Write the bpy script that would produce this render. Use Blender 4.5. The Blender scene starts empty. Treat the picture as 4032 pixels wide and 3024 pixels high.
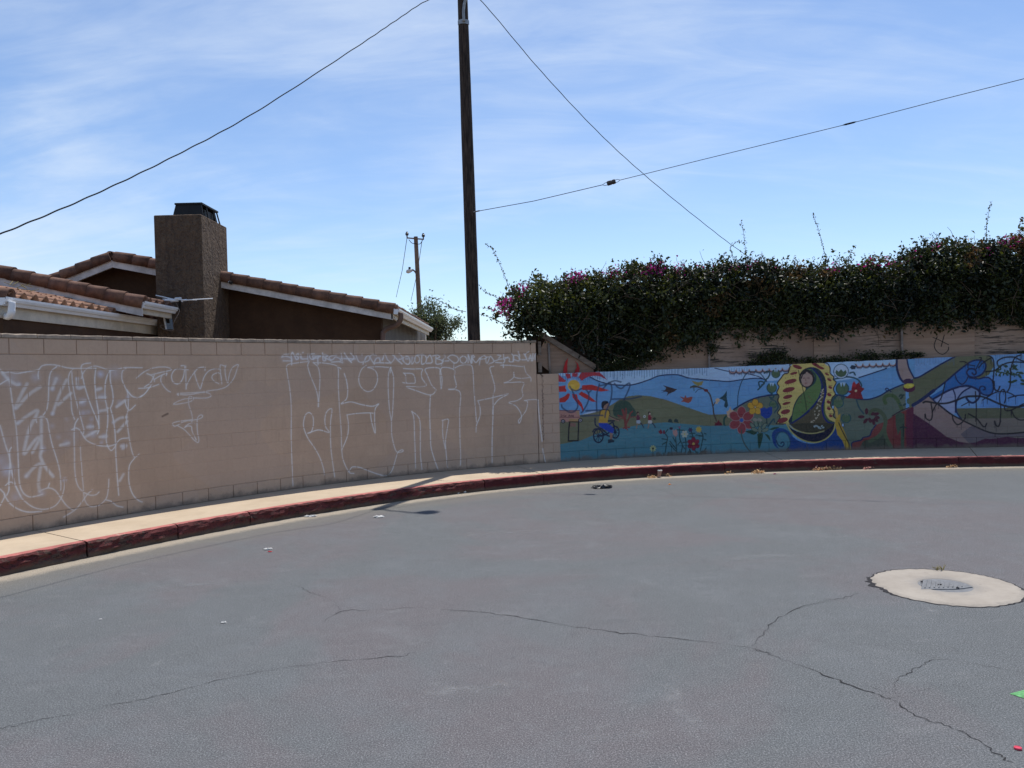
import bpy, bmesh, math, random
import numpy as np
from mathutils import Vector, Matrix

random.seed(7); RNG = np.random.default_rng(11)
sc = bpy.context.scene
COL = sc.collection
rad = math.radians

# ------------------------------------------------------------------ camera
EYE = 2.0            # eye height above the road (m)
SW = 0.1875          # pavement height above the road
FPX = 3030.0         # focal length in photograph pixels (4032 wide)
PITCH, ROLL = rad(-0.8), rad(1.5)
FWD = np.array([0, math.cos(PITCH), math.sin(PITCH)])
UP0 = np.array([0, -math.sin(PITCH), math.cos(PITCH)])
RT0 = np.array([1.0, 0, 0])
RT = math.cos(ROLL)*RT0 - math.sin(ROLL)*UP0
UP = math.cos(ROLL)*UP0 + math.sin(ROLL)*RT0
cam_d = bpy.data.cameras.new('camera')
cam_d.sensor_width = 36.0
cam_d.lens = 36.0*FPX/4032.0
cam_d.clip_start = 0.05; cam_d.clip_end = 6000
cam = bpy.data.objects.new('camera', cam_d); COL.objects.link(cam)
m = Matrix.Identity(4)
for i in range(3):
    m[i][0] = RT[i]; m[i][1] = UP[i]; m[i][2] = -FWD[i]
m[2][3] = EYE
cam.matrix_world = m
sc.camera = cam

# ------------------------------------------------------------------ sky and sun
SUN_AZ, SUN_EL = rad(19.6), rad(68.0)
w = bpy.data.worlds.new('World'); sc.world = w; w.use_nodes = True
nt = w.node_tree; nt.nodes.clear()
def N(tree, t, **kw):
    n = tree.nodes.new(t)
    for k, v in kw.items(): setattr(n, k, v)
    return n
sky = N(nt, 'ShaderNodeTexSky', sky_type='NISHITA')
sky.sun_disc = False; sky.sun_elevation = SUN_EL; sky.sun_rotation = SUN_AZ
sky.altitude = 30; sky.air_density = 0.95; sky.dust_density = 0.25; sky.ozone_density = 3.6
tc = N(nt, 'ShaderNodeTexCoord')
sep = N(nt, 'ShaderNodeSeparateXYZ'); nt.links.new(tc.outputs['Generated'], sep.inputs[0])
def wm(op, a, b=None, c=None):
    n = N(nt, 'ShaderNodeMath', operation=op)
    for i, v in enumerate((a, b, c)):
        if v is None: continue
        if isinstance(v, (int, float)): n.inputs[i].default_value = v
        else: nt.links.new(v, n.inputs[i])
    return n.outputs[0]
zz = wm('ADD', wm('MAXIMUM', sep.outputs[2], 0.0), 0.34)
cx = wm('DIVIDE', sep.outputs[0], zz); cy = wm('DIVIDE', sep.outputs[1], zz)
cmb = N(nt, 'ShaderNodeCombineXYZ'); nt.links.new(cx, cmb.inputs[0]); nt.links.new(cy, cmb.inputs[1])
OFS = (5.0, 9.0, 3.0)
def wnoise(rot, scl, scale, detail, rough, dist):
    mp = N(nt, 'ShaderNodeMapping'); mp.inputs['Location'].default_value = OFS; mp.inputs['Rotation'].default_value = (0, 0, rot); mp.inputs['Scale'].default_value = scl
    nt.links.new(cmb.outputs[0], mp.inputs[0])
    n = N(nt, 'ShaderNodeTexNoise'); n.inputs['Scale'].default_value = scale; n.inputs['Detail'].default_value = detail
    n.inputs['Roughness'].default_value = rough; n.inputs['Distortion'].default_value = dist
    nt.links.new(mp.outputs[0], n.inputs['Vector']); return n.outputs[0]
n1 = wnoise(rad(33), (0.55, 1.5, 1), 1.5, 10, 0.60, 0.7)
n2 = wnoise(rad(48), (0.7, 2.6, 1), 3.2, 9, 0.62, 0.9)
n3 = wnoise(rad(20), (0.8, 1.2, 1), 1.3, 4, 0.55, 0.5)
cl = wm('MULTIPLY', wm('MULTIPLY', wm('ADD', n1, wm('MULTIPLY', n2, 0.6)), 0.625), wm('ADD', wm('MULTIPLY', n3, 1.5), 0.25))
mr = N(nt, 'ShaderNodeMapRange'); mr.interpolation_type = 'SMOOTHSTEP'
mr.inputs[1].default_value = 0.43; mr.inputs[2].default_value = 0.88; mr.inputs[3].default_value = 0.0; mr.inputs[4].default_value = 0.6
nt.links.new(cl, mr.inputs[0])
mixc = N(nt, 'ShaderNodeMix', data_type='RGBA')
nt.links.new(mr.outputs[0], mixc.inputs[0]); tint = N(nt, 'ShaderNodeMix', data_type='RGBA'); tint.blend_type = 'MULTIPLY'; tint.inputs[0].default_value = 1.0; tint.inputs[7].default_value = (1.0, 0.99, 1.01, 1); nt.links.new(sky.outputs[0], tint.inputs[6]); nt.links.new(tint.outputs[2], mixc.inputs[6]); mixc.inputs[7].default_value = (5.3, 5.9, 6.6, 1)
bg = N(nt, 'ShaderNodeBackground'); bg.inputs[1].default_value = 0.132
nt.links.new(mixc.outputs[2], bg.inputs[0])
wo = N(nt, 'ShaderNodeOutputWorld'); nt.links.new(bg.outputs[0], wo.inputs[0])

sd = bpy.data.lights.new('sun', 'SUN'); sd.energy = 4.0; sd.angle = rad(0.53); sd.color = (1.0, 0.955, 0.885)
so = bpy.data.objects.new('sun', sd); COL.objects.link(so)
SUNV = Vector((math.sin(SUN_AZ)*math.cos(SUN_EL), math.cos(SUN_AZ)*math.cos(SUN_EL), math.sin(SUN_EL)))
so.rotation_euler = SUNV.to_track_quat('Z', 'Y').to_euler(); so.location = (4, 12, 30)
vs = sc.view_settings
vs.view_transform = 'Standard'; vs.look = 'None'; vs.exposure = 0.25; vs.gamma = 1.0; vs.use_curve_mapping = False

# ------------------------------------------------------------------ geometry of the place
def ray(px, py):
    return FWD + RT*((px-2016)/FPX) - UP*((py-1512)/FPX)
def ground(px, py, z=0.0):
    d = ray(px, py); t = (z-EYE)/d[2]
    return Vector((d[0]*t, d[1]*t, z))
def at(px, py, Y):
    d = ray(px, py)*(Y/ray(px, py)[1])
    return Vector((d[0], d[1], d[2]+EYE))

CEN = np.array([4.0, 4.0])
class Path:
    """curve round the turning circle, measured by angle about CEN"""
    def __init__(s, poly, t0, t1, off=0.0, n=3000):
        a, b = -1.13, 0.5
        th = np.linspace(t0, t1, n)
        p = np.poly1d(poly); dp = p.deriv()
        r = np.where(th < a, p(a)+dp(a)*(th-a), np.where(th > b, p(b)+dp(b)*(th-b), p(th)))
        P = np.stack([CEN[0]+r*np.sin(th), CEN[1]+r*np.cos(th)], 1)
        T = np.gradient(P, axis=0); T /= np.linalg.norm(T, axis=1)[:, None]
        Nn = np.stack([-T[:, 1], T[:, 0]], 1)       # away from the road
        P = P + Nn*off
        s.P, s.T, s.N, s.th = P, T, Nn, th
        s.u = np.concatenate([[0], np.cumsum(np.linalg.norm(np.diff(P, axis=0), axis=1))])
        s.az = np.arctan2(P[:, 0], P[:, 1]); s.d = np.hypot(P[:, 0], P[:, 1])
    def pos(s, u): return np.array([np.interp(u, s.u, s.P[:, 0]), np.interp(u, s.u, s.P[:, 1])])
    def tan(s, u):
        t = np.array([np.interp(u, s.u, s.T[:, 0]), np.interp(u, s.u, s.T[:, 1])]); return t/np.linalg.norm(t)
    def nor(s, u):
        t = s.tan(u); return np.array([-t[1], t[0]])
    def hit(s, px, py):
        d = ray(px, py); a = math.atan2(d[0], d[1]); h = math.hypot(d[0], d[1])
        return float(np.interp(a, s.az, s.u)), EYE + d[2]/h*float(np.interp(a, s.az, s.d))
WALLP = [1.416, 2.523, 1.754, 1.378, 12.181]
KERBP = [1.231, 2.188, 1.726, 1.199, 10.541]
wall = Path(WALLP, -1.22, 0.60)
kerb = Path(KERBP, -1.30, 0.66)

# ------------------------------------------------------------------ helpers
def tag(o, label=None, cat=None, group=None, kind=None):
    if label: o['label'] = label
    if cat: o['category'] = cat
    if group: o['group'] = group
    if kind: o['kind'] = kind
    return o
def link(name, me, mat=None, parent=None):
    o = bpy.data.objects.new(name, me); COL.objects.link(o)
    if mat and me:
        for mm in (mat if isinstance(mat, (list, tuple)) else [mat]):
            me.materials.append(mm)
    if parent: o.parent = parent
    return o
def empty(name, loc=(0, 0, 0), rz=0.0):
    o = bpy.data.objects.new(name, None); COL.objects.link(o)
    o.location = loc; o.rotation_euler = (0, 0, rz); o.empty_display_size = 0.2
    return o
def wmesh(name, V, F, smooth=False):
    me = bpy.data.meshes.new(name); me.from_pydata([tuple(v) for v in V], [], [tuple(f) for f in F]); me.update()
    if smooth: me.polygons.foreach_set('use_smooth', [True]*len(me.polygons))
    return me
class MB:
    """collects shapes for one mesh; vertices are world coordinates (minus an origin)"""
    def __init__(s, org=(0, 0, 0)): s.V = []; s.F = []; s.M = []; s.o = Vector(org)
    def add(s, V, F, mi=0):
        b = len(s.V); s.V += [Vector(v)-s.o for v in V]; s.F += [tuple(b+i for i in f) for f in F]; s.M += [mi]*len(F)
        return s
    def box(s, lo, hi, mi=0, rot=None, piv=None):
        x0, y0, z0 = lo; x1, y1, z1 = hi
        V = [Vector(p) for p in ((x0,y0,z0),(x1,y0,z0),(x1,y1,z0),(x0,y1,z0),(x0,y0,z1),(x1,y0,z1),(x1,y1,z1),(x0,y1,z1))]
        if rot is not None:
            pv = Vector(piv) if piv else sum(V, Vector())/8
            V = [rot @ (v-pv) + pv for v in V]
        return s.add(V, [(0,3,2,1),(4,5,6,7),(0,1,5,4),(1,2,6,5),(2,3,7,6),(3,0,4,7)], mi)
    def tube(s, pts, r, n=8, mi=0, caps=True):
        pts = [Vector(p) for p in pts]
        rs = r if isinstance(r, (list, tuple)) else [r]*len(pts)
        V = []; F = []; prev = None
        for i, p in enumerate(pts):
            t = (pts[min(i+1, len(pts)-1)]-pts[max(i-1, 0)]).normalized()
            if prev is None:
                a = t.orthogonal().normalized()
            else:
                a = (prev - t*prev.dot(t)); a = a.normalized() if a.length > 1e-6 else t.orthogonal().normalized()
            prev = a; b = t.cross(a)
            for k in range(n):
                an = 2*math.pi*k/n
                V.append(p + (a*math.cos(an)+b*math.sin(an))*rs[i])
        for i in range(len(pts)-1):
            for k in range(n):
                F.append((i*n+k, i*n+(k+1) % n, (i+1)*n+(k+1) % n, (i+1)*n+k))
        if caps:
            F.append(tuple(range(n-1, -1, -1))); F.append(tuple((len(pts)-1)*n+k for k in range(n)))
        return s.add(V, F, mi)
    def prism(s, pts, ext, mi=0):
        n = len(pts); e = Vector(ext)
        V = [Vector(p) for p in pts]+[Vector(p)+e for p in pts]
        F = [tuple(range(n-1, -1, -1)), tuple(range(n, 2*n))]+[(i, (i+1) % n, n+(i+1) % n, n+i) for i in range(n)]
        return s.add(V, F, mi)
    def build(s, name, mat, parent=None, smooth=False, bevel=0.0):
        me = bpy.data.meshes.new(name); me.from_pydata(s.V, [], s.F); me.update()
        for mm in (mat if isinstance(mat, (list, tuple)) else [mat]): me.materials.append(mm)
        me.polygons.foreach_set('material_index', s.M)
        if smooth: me.polygons.foreach_set('use_smooth', [True]*len(me.polygons))
        bm = bmesh.new(); bm.from_mesh(me); bmesh.ops.recalc_face_normals(bm, faces=bm.faces)
        if bevel > 0: bmesh.ops.bevel(bm, geom=list(bm.edges), offset=bevel, segments=1, affect='EDGES', clamp_overlap=True)
        bm.to_mesh(me); bm.free()
        o = bpy.data.objects.new(name, me); COL.objects.link(o)
        if parent is not None:
            o.parent = parent
        else:
            o.location = s.o
        return o

# ------------------------------------------------------------------ materials
def mat_new(name):
    mt = bpy.data.materials.new(name); mt.use_nodes = True
    t = mt.node_tree; b = t.nodes['Principled BSDF']
    return mt, t, b
def tnoise(t, scale, detail=4, rough=0.6, vec=None, scl=None, dist=0.0, loc=None):
    n = N(t, 'ShaderNodeTexNoise'); n.inputs['Scale'].default_value = scale
    n.inputs['Detail'].default_value = detail; n.inputs['Roughness'].default_value = rough; n.inputs['Distortion'].default_value = dist
    if vec is None:
        vec = N(t, 'ShaderNodeNewGeometry').outputs['Position']
    if scl is not None or loc is not None:
        mp = N(t, 'ShaderNodeMapping')
        if scl: mp.inputs['Scale'].default_value = scl
        if loc: mp.inputs['Location'].default_value = loc
        t.links.new(vec, mp.inputs[0]); vec = mp.outputs[0]
    t.links.new(vec, n.inputs['Vector']); return n.outputs[0]
def tramp(t, fac, lo, hi, a=0.0, b=1.0, smooth=True):
    n = N(t, 'ShaderNodeMapRange'); n.interpolation_type = 'SMOOTHSTEP' if smooth else 'LINEAR'
    for i, v in enumerate((lo, hi, a, b)): n.inputs[i+1].default_value = v
    t.links.new(fac, n.inputs[0]); return n.outputs[0]
def tmix(t, fac, a, b, mode='MIX'):
    n = N(t, 'ShaderNodeMix', data_type='RGBA'); n.blend_type = mode
    for i, v in ((0, fac), (6, a), (7, b)):
        if isinstance(v, (int, float)): n.inputs[i].default_value = v
        elif isinstance(v, tuple): n.inputs[i].default_value = (*v[:3], 1)
        else: t.links.new(v, n.inputs[i])
    return n.outputs[2]
def tmath(t, op, a, b=None):
    n = N(t, 'ShaderNodeMath', operation=op)
    for i, v in enumerate((a, b)):
        if v is None: continue
        if isinstance(v, (int, float)): n.inputs[i].default_value = v
        else: t.links.new(v, n.inputs[i])
    return n.outputs[0]
def tbump(t, b, h, strength, dist=0.01):
    n = N(t, 'ShaderNodeBump'); n.inputs['Strength'].default_value = strength; n.inputs['Distance'].default_value = dist
    t.links.new(h, n.inputs['Height']); t.links.new(n.outputs[0], b.inputs['Normal'])
def mat(name, col, rough=0.8, var=0.25, scale=6.0, col2=None, bump=0.0, bscale=60.0, bdist=0.01, metal=0.0, spec=0.3, scl=None, objvar=0.0):
    mt, t, b = mat_new(name)
    n = tnoise(t, scale, 6, 0.65, scl=scl)
    c2 = col2 if col2 else tuple(c*(1-var) for c in col)
    c1 = col if col2 else tuple(min(1, c*(1+var*0.6)) for c in col)
    c = tmix(t, tramp(t, n, 0.3, 0.7), c2, c1)
    if objvar > 0:
        oi = N(t, 'ShaderNodeObjectInfo')
        c = tmix(t, 1.0, c, tmix(t, oi.outputs['Random'], (1-objvar,)*3, (1+objvar*0.5,)*3), 'MULTIPLY')
    t.links.new(c, b.inputs['Base Color'])
    b.inputs['Roughness'].default_value = rough; b.inputs['Metallic'].default_value = metal
    b.inputs['Specular IOR Level'].default_value = spec
    if bump > 0: tbump(t, b, tnoise(t, bscale, 5, 0.6, scl=scl), bump, bdist)
    return mt
def wallmat(name, col, dirt=(0.16, 0.125, 0.10), fade=(1.0, 1.0)):
    mt, t, b = mat_new(name)
    big = tnoise(t, 0.9, 4, 0.6); fine = tnoise(t, 26, 6, 0.7); strk = tnoise(t, 3.2, 5, 0.6, scl=(4, 4, 0.35))
    c = tmix(t, tramp(t, big, 0.3, 0.7), tuple(x*0.9 for x in col), tuple(x*1.06 for x in col))
    c = tmix(t, tramp(t, strk, 0.5, 0.8, 0, 0.30), c, tuple(x*0.72 for x in col))
    c = tmix(t, tramp(t, tnoise(t, 0.55, 2, 0.4, scl=(1, 1, 1.6), dist=0.3, loc=(4, 1, 2)), 0.52, 0.535, 0, 0.55), c, (col[0]*0.93, col[1]*0.96, col[2]*1.02))
    oi = N(t, 'ShaderNodeObjectInfo')
    c = tmix(t, 1.0, c, tmix(t, oi.outputs['Random'], (0.975,)*3, (1.018,)*3), 'MULTIPLY')
    at_ = N(t, 'ShaderNodeAttribute'); at_.attribute_name = 'paint'
    hs = N(t, 'ShaderNodeHueSaturation'); hs.inputs['Saturation'].default_value = fade[0]; hs.inputs['Value'].default_value = fade[1]; t.links.new(at_.outputs['Color'], hs.inputs['Color'])
    c = tmix(t, at_.outputs['Alpha'], c, hs.outputs[0])
    # splash dirt with its own ragged outline, scuffs
    sx = N(t, 'ShaderNodeSeparateXYZ'); t.links.new(N(t, 'ShaderNodeNewGeometry').outputs['Position'], sx.inputs[0])
    hgt = tmath(t, 'ADD', sx.outputs[2], tmath(t, 'MULTIPLY', tnoise(t, 4, 7, 0.75), -0.30))
    df = tmath(t, 'MULTIPLY', tramp(t, hgt, SW-0.15, SW-0.04, 0.8, 0.0), 1.0)
    c = tmix(t, df, c, dirt)
    c = tmix(t, tramp(t, tnoise(t, 11, 8, 0.75), 0.70, 0.76, 0, 0.5), c, dirt)
    t.links.new(tmix(t, tramp(t, fine, 0.35, 0.75, 0.0, 0.16), c, tuple(x*0.55 for x in col)), b.inputs['Base Color'])
    b.inputs['Roughness'].default_value = 0.86; b.inputs['Specular IOR Level'].default_value = 0.2
    tbump(t, b, tmath(t, 'ADD', tnoise(t, 70, 5, 0.65), tmath(t, 'MULTIPLY', tnoise(t, 9, 4, 0.6), 1.5)), 0.35, 0.004)
    return mt
M = {}
TAN = (0.52, 0.366, 0.262)
M['tan'] = wallmat('tan painted block', TAN)
M['muralblock'] = wallmat('mural painted block', TAN, fade=(1.0, 1.05))
M['mortar'] = wallmat('painted mortar', tuple(c*0.97 for c in TAN))
M['cap'] = mat('worn cap block', (0.42, 0.33, 0.25), 0.9, col2=(0.23, 0.18, 0.14), scale=9, bump=0.5, bscale=40, objvar=0.2)
M['dark'] = mat('dark void', (0.02, 0.018, 0.016), 0.95)
M['pole'] = mat('creosoted pole timber', (0.085, 0.060, 0.046), 0.85, col2=(0.014, 0.010, 0.009), scale=7, scl=(5, 5, 0.5), bump=1.0, bscale=16, bdist=0.03, spec=0.25)
M['farpole'] = mat('weathered pole timber', (0.17, 0.115, 0.085), 0.9, scale=4)
M['wire'] = mat('black cable sheath', (0.006, 0.006, 0.008), 0.75, spec=0.1)
M['steel'] = mat('galvanised steel', (0.30, 0.31, 0.32), 0.5, metal=0.6, scale=18)
M['porcelain'] = mat('brown porcelain', (0.03, 0.018, 0.014), 0.3, spec=0.5)
M['stucco'] = mat('brown stucco', (0.068, 0.036, 0.020), 0.95, col2=(0.050, 0.026, 0.015), scale=3, bump=0.5, bscale=45, bdist=0.01)
M['soffit'] = mat('dark brown soffit', (0.06, 0.038, 0.028), 0.9)
M['sidewall'] = mat('grey siding', (0.13, 0.12, 0.11), 0.9, scale=3)
M['white'] = mat('white painted trim', (0.56, 0.52, 0.49), 0.6, var=0.28, scale=5)
M['gutter'] = mat('white gutter metal', (0.74, 0.75, 0.77), 0.38, var=0.08, scale=4, spec=0.4)
M['offwhite'] = mat('cream painted fascia', (0.58, 0.52, 0.43), 0.65, var=0.15)
M['downpipe'] = mat('brown painted pipe', (0.15, 0.095, 0.075), 0.55, var=0.12)
M['tile'] = mat('clay roof tile', (0.215, 0.115, 0.077), 0.85, col2=(0.11, 0.060, 0.044), scale=7, bump=0.25, bscale=70, bdist=0.006, objvar=0.28)
M['tilepale'] = mat('bleached clay tile', (0.40, 0.22, 0.14), 0.85, col2=(0.25, 0.135, 0.09), scale=8, objvar=0.25)
M['black'] = mat('black metal', (0.012, 0.011, 0.011), 0.6, spec=0.3)
M['ply'] = mat('weathered plywood', (0.36, 0.245, 0.175), 0.9, col2=(0.25, 0.165, 0.115), scale=2.2, scl=(0.5, 0.5, 6), bump=0.4, bscale=9, bdist=0.01, objvar=0.25)
M['plyworn'] = None
M['board'] = mat('grey fence timber', (0.27, 0.215, 0.17), 0.9, col2=(0.16, 0.12, 0.095), scale=5, scl=(1, 1, 3), objvar=0.2)
M['post'] = mat('pale grey post', (0.24, 0.20, 0.175), 0.8, scale=7, var=0.3)
M['litter'] = mat('white paper', (0.62, 0.60, 0.56), 0.75, var=0.2, scale=20)
M['red'] = mat('red plastic', (0.55, 0.03, 0.04), 0.4, var=0.2)
M['pink'] = mat('pink plastic cap', (0.65, 0.06, 0.10), 0.35, var=0.2)
M['blackbag'] = mat('black plastic sheet', (0.008, 0.008, 0.010), 0.32, spec=0.5)
M['petal'] = mat('dry papery petals', (0.62, 0.42, 0.24), 0.8, col2=(0.55, 0.28, 0.22), scale=20)
M['petalpink'] = mat('pink papery petals', (0.60, 0.22, 0.22), 0.8, scale=20)
M['orange'] = mat('orange peel', (0.70, 0.25, 0.05), 0.7)
M['cupbrown'] = mat('printed paper cup', (0.50, 0.34, 0.24), 0.6, col2=(0.20, 0.05, 0.04), scale=14)
M['greenpaint'] = mat('green utility paint', (0.12, 0.34, 0.13), 0.85, var=0.45, scale=30)
M['iron'] = mat('worn cast iron', (0.19, 0.195, 0.205), 0.7, col2=(0.13, 0.134, 0.14), scale=25, metal=0.1, bump=0.3, bscale=120, bdist=0.003)
M['box'] = mat('blue grey enclosure', (0.20, 0.26, 0.33), 0.5, var=0.3, scale=30)
M['crackdark'] = mat('open crack', (0.030, 0.028, 0.030), 1.0)
def crackmat():
    mt, t, b = mat_new('broken crack')
    b.inputs['Base Color'].default_value = (0.022, 0.02, 0.02, 1); b.inputs['Roughness'].default_value = 1.0
    tr = N(t, 'ShaderNodeBsdfTransparent'); mx = N(t, 'ShaderNodeMixShader')
    f = tmath(t, 'MULTIPLY', tramp(t, tnoise(t, 2.2, 5, 0.65), 0.36, 0.56, 0.38, 0.92), tramp(t, tnoise(t, 40, 3, 0.7), 0.36, 0.5, 0.35, 1.0))
    t.links.new(f, mx.inputs[0]); t.links.new(tr.outputs[0], mx.inputs[1]); t.links.new(b.outputs[0], mx.inputs[2])
    t.links.new(mx.outputs[0], t.nodes['Material Output'].inputs[0]); return mt
M['crackline'] = crackmat()
def scuffmat():
    mt, t, b = mat_new('pale tyre scuff')
    b.inputs['Base Color'].default_value = (0.30, 0.30, 0.30, 1); b.inputs['Roughness'].default_value = 1.0
    at_ = N(t, 'ShaderNodeAttribute'); at_.attribute_name = 'tone'
    tr = N(t, 'ShaderNodeBsdfTransparent'); mx = N(t, 'ShaderNodeMixShader')
    f = tmath(t, 'MULTIPLY', tmath(t, 'MULTIPLY', tramp(t, tnoise(t, 5, 7, 0.75), 0.42, 0.68, 0.0, 0.6), tramp(t, tnoise(t, 60, 3, 0.8), 0.4, 0.6, 0.1, 1.0)), at_.outputs['Fac'])
    t.links.new(f, mx.inputs[0]); t.links.new(tr.outputs[0], mx.inputs[1]); t.links.new(b.outputs[0], mx.inputs[2])
    t.links.new(mx.outputs[0], t.nodes['Material Output'].inputs[0]); return mt
M['scuff'] = scuffmat()

def plywornmat():
    mt, t, b = mat_new('peeling plywood')
    g = tnoise(t, 3.0, 7, 0.7, scl=(0.5, 0.5, 9)); big = tnoise(t, 1.3, 4, 0.6)
    c = tmix(t, tramp(t, big, 0.35, 0.65), (0.24, 0.16, 0.115), (0.36, 0.25, 0.18))
    c = tmix(t, tramp(t, tmath(t, 'ADD', g, tmath(t, 'MULTIPLY', big, 0.35)), 0.70, 0.80), c, (0.06, 0.045, 0.035))
    t.links.new(c, b.inputs['Base Color']); b.inputs['Roughness'].default_value = 0.95
    tbump(t, b, g, 0.8, 0.012); return mt
M['plyworn'] = plywornmat()
def chimneymat():
    mt, t, b = mat_new('heavy trowelled stucco')
    st = tnoise(t, 4, 6, 0.7, scl=(3, 3, 0.4)); lump = tnoise(t, 7, 4, 0.55, dist=1.2, scl=(1, 1, 0.8))
    c = tmix(t, tramp(t, st, 0.42, 0.72), (0.108, 0.069, 0.043), (0.060, 0.038, 0.026))
    c = tmix(t, tramp(t, lump, 0.45, 0.65, 0, 0.4), c, (0.165, 0.112, 0.070))
    c = tmix(t, tramp(t, tnoise(t, 24, 5, 0.75), 0.5, 0.66, 0, 0.6), c, (0.035, 0.023, 0.017))
    t.links.new(c, b.inputs['Base Color']); b.inputs['Roughness'].default_value = 0.95
    tbump(t, b, tmath(t, 'ADD', tmath(t, 'MULTIPLY', lump, 1.4), tmath(t, 'MULTIPLY', tnoise(t, 34, 4, 0.6), 0.4)), 1.0, 0.07)
    return mt
M['chimney'] = chimneymat()
def concretemat(name, col, dark, seed=0.0):
    mt, t, b = mat_new(name)
    c = tmix(t, tramp(t, tnoise(t, 1.6, 6, 0.7, loc=(seed, 0, 0)), 0.3, 0.72), dark, col)
    c = tmix(t, tramp(t, tnoise(t, 60, 4, 0.7), 0.55, 0.75, 0, 0.35), c, tuple(x*0.6 for x in col))
    c = tmix(t, tramp(t, tnoise(t, 7, 8, 0.75, loc=(3, seed, 0)), 0.66, 0.74, 0, 0.45), c, tuple(x*0.5 for x in dark))
    t.links.new(c, b.inputs['Base Color']); b.inputs['Roughness'].default_value = 0.92; b.inputs['Specular IOR Level'].default_value = 0.2
    tbump(t, b, tnoise(t, 90, 4, 0.65), 0.3, 0.004); return mt
M['slab'] = concretemat('tan pavement concrete', (0.50, 0.405, 0.295), (0.42, 0.335, 0.24))
M['collar'] = concretemat('pale collar concrete', (0.37, 0.33, 0.28), (0.29, 0.255, 0.215), 4.0)
def stain_collar():
    t = M['collar'].node_tree; b = t.nodes['Principled BSDF']; src = b.inputs['Base Color'].links[0].from_socket
    tc_ = N(t, 'ShaderNodeTexCoord'); ln = N(t, 'ShaderNodeVectorMath', operation='LENGTH'); t.links.new(tc_.outputs['Object'], ln.inputs[0])
    d = tmath(t, 'ADD', ln.outputs['Value'], tmath(t, 'MULTIPLY', tmath(t, 'SUBTRACT', tnoise(t, 9, 8, 0.75), 0.5), 0.35))
    c = tmix(t, tramp(t, d, 0.52, 0.72, 0, 0.8), src, (0.17, 0.155, 0.14))
    c = tmix(t, tramp(t, d, 0.20, 0.36, 0.5, 0.0), c, (0.22, 0.21, 0.20))
    c = tmix(t, tramp(t, tnoise(t, 14, 8, 0.8, loc=(3, 3, 3)), 0.6, 0.68, 0, 0.6), c, (0.20, 0.175, 0.15))
    t.links.new(c, b.inputs['Base Color'])
stain_collar()
def kerbmat(name, red, under, amount, crk=0.0):
    mt, t, b = mat_new(name)
    chip = tmath(t, 'ADD', tnoise(t, 7, 8, 0.7, scl=(1, 1, 2.2), dist=0.8), tmath(t, 'MULTIPLY', tnoise(t, 1.1, 3, 0.5), 0.5))
    c = tmix(t, tramp(t, tnoise(t, 5, 6, 0.7), 0.3, 0.7), tuple(x*0.6 for x in red), red)
    c = tmix(t, tramp(t, chip, amount, amount+0.07), c, under)
    rg_ = tmath(t, 'ABSOLUTE', tmath(t, 'SUBTRACT', tnoise(t, 4.5, 6, 0.6, scl=(1, 1, 2.5), dist=0.6, loc=(7, 1, 3)), 0.5))
    c = tmix(t, tramp(t, rg_, 0.004, 0.022, crk, 0.0), c, (0.022, 0.012, 0.012))
    sx = N(t, 'ShaderNodeSeparateXYZ'); t.links.new(N(t, 'ShaderNodeNewGeometry').outputs['Position'], sx.inputs[0])
    hgt = tmath(t, 'ADD', sx.outputs[2], tmath(t, 'MULTIPLY', tnoise(t, 4, 6, 0.7), -0.10))
    c = tmix(t, tramp(t, hgt, -0.03, 0.035, 0.85, 0.0), c, (0.10, 0.075, 0.055))
    t.links.new(c, b.inputs['Base Color']); b.inputs['Roughness'].default_value = 0.8; b.inputs['Specular IOR Level'].default_value = 0.25
    tbump(t, b, tmath(t, 'ADD', tnoise(t, 12, 7, 0.7, scl=(1, 1, 2), dist=0.8), tmath(t, 'MULTIPLY', tnoise(t, 60, 3, 0.6), 0.3)), 0.9, 0.02)
    return mt
M['kerbface'] = kerbmat('red kerb paint', (0.088, 0.014, 0.018), (0.06, 0.032, 0.027), 0.86, 0.35)
M['kerbfaceworn'] = kerbmat('flaking red kerb paint', (0.130, 0.030, 0.029), (0.085, 0.050, 0.039), 0.80, 0.9)
M['kerbtop'] = kerbmat('sun bleached red kerb paint', (0.50, 0.17, 0.15), (0.48, 0.38, 0.29), 0.88)
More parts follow.
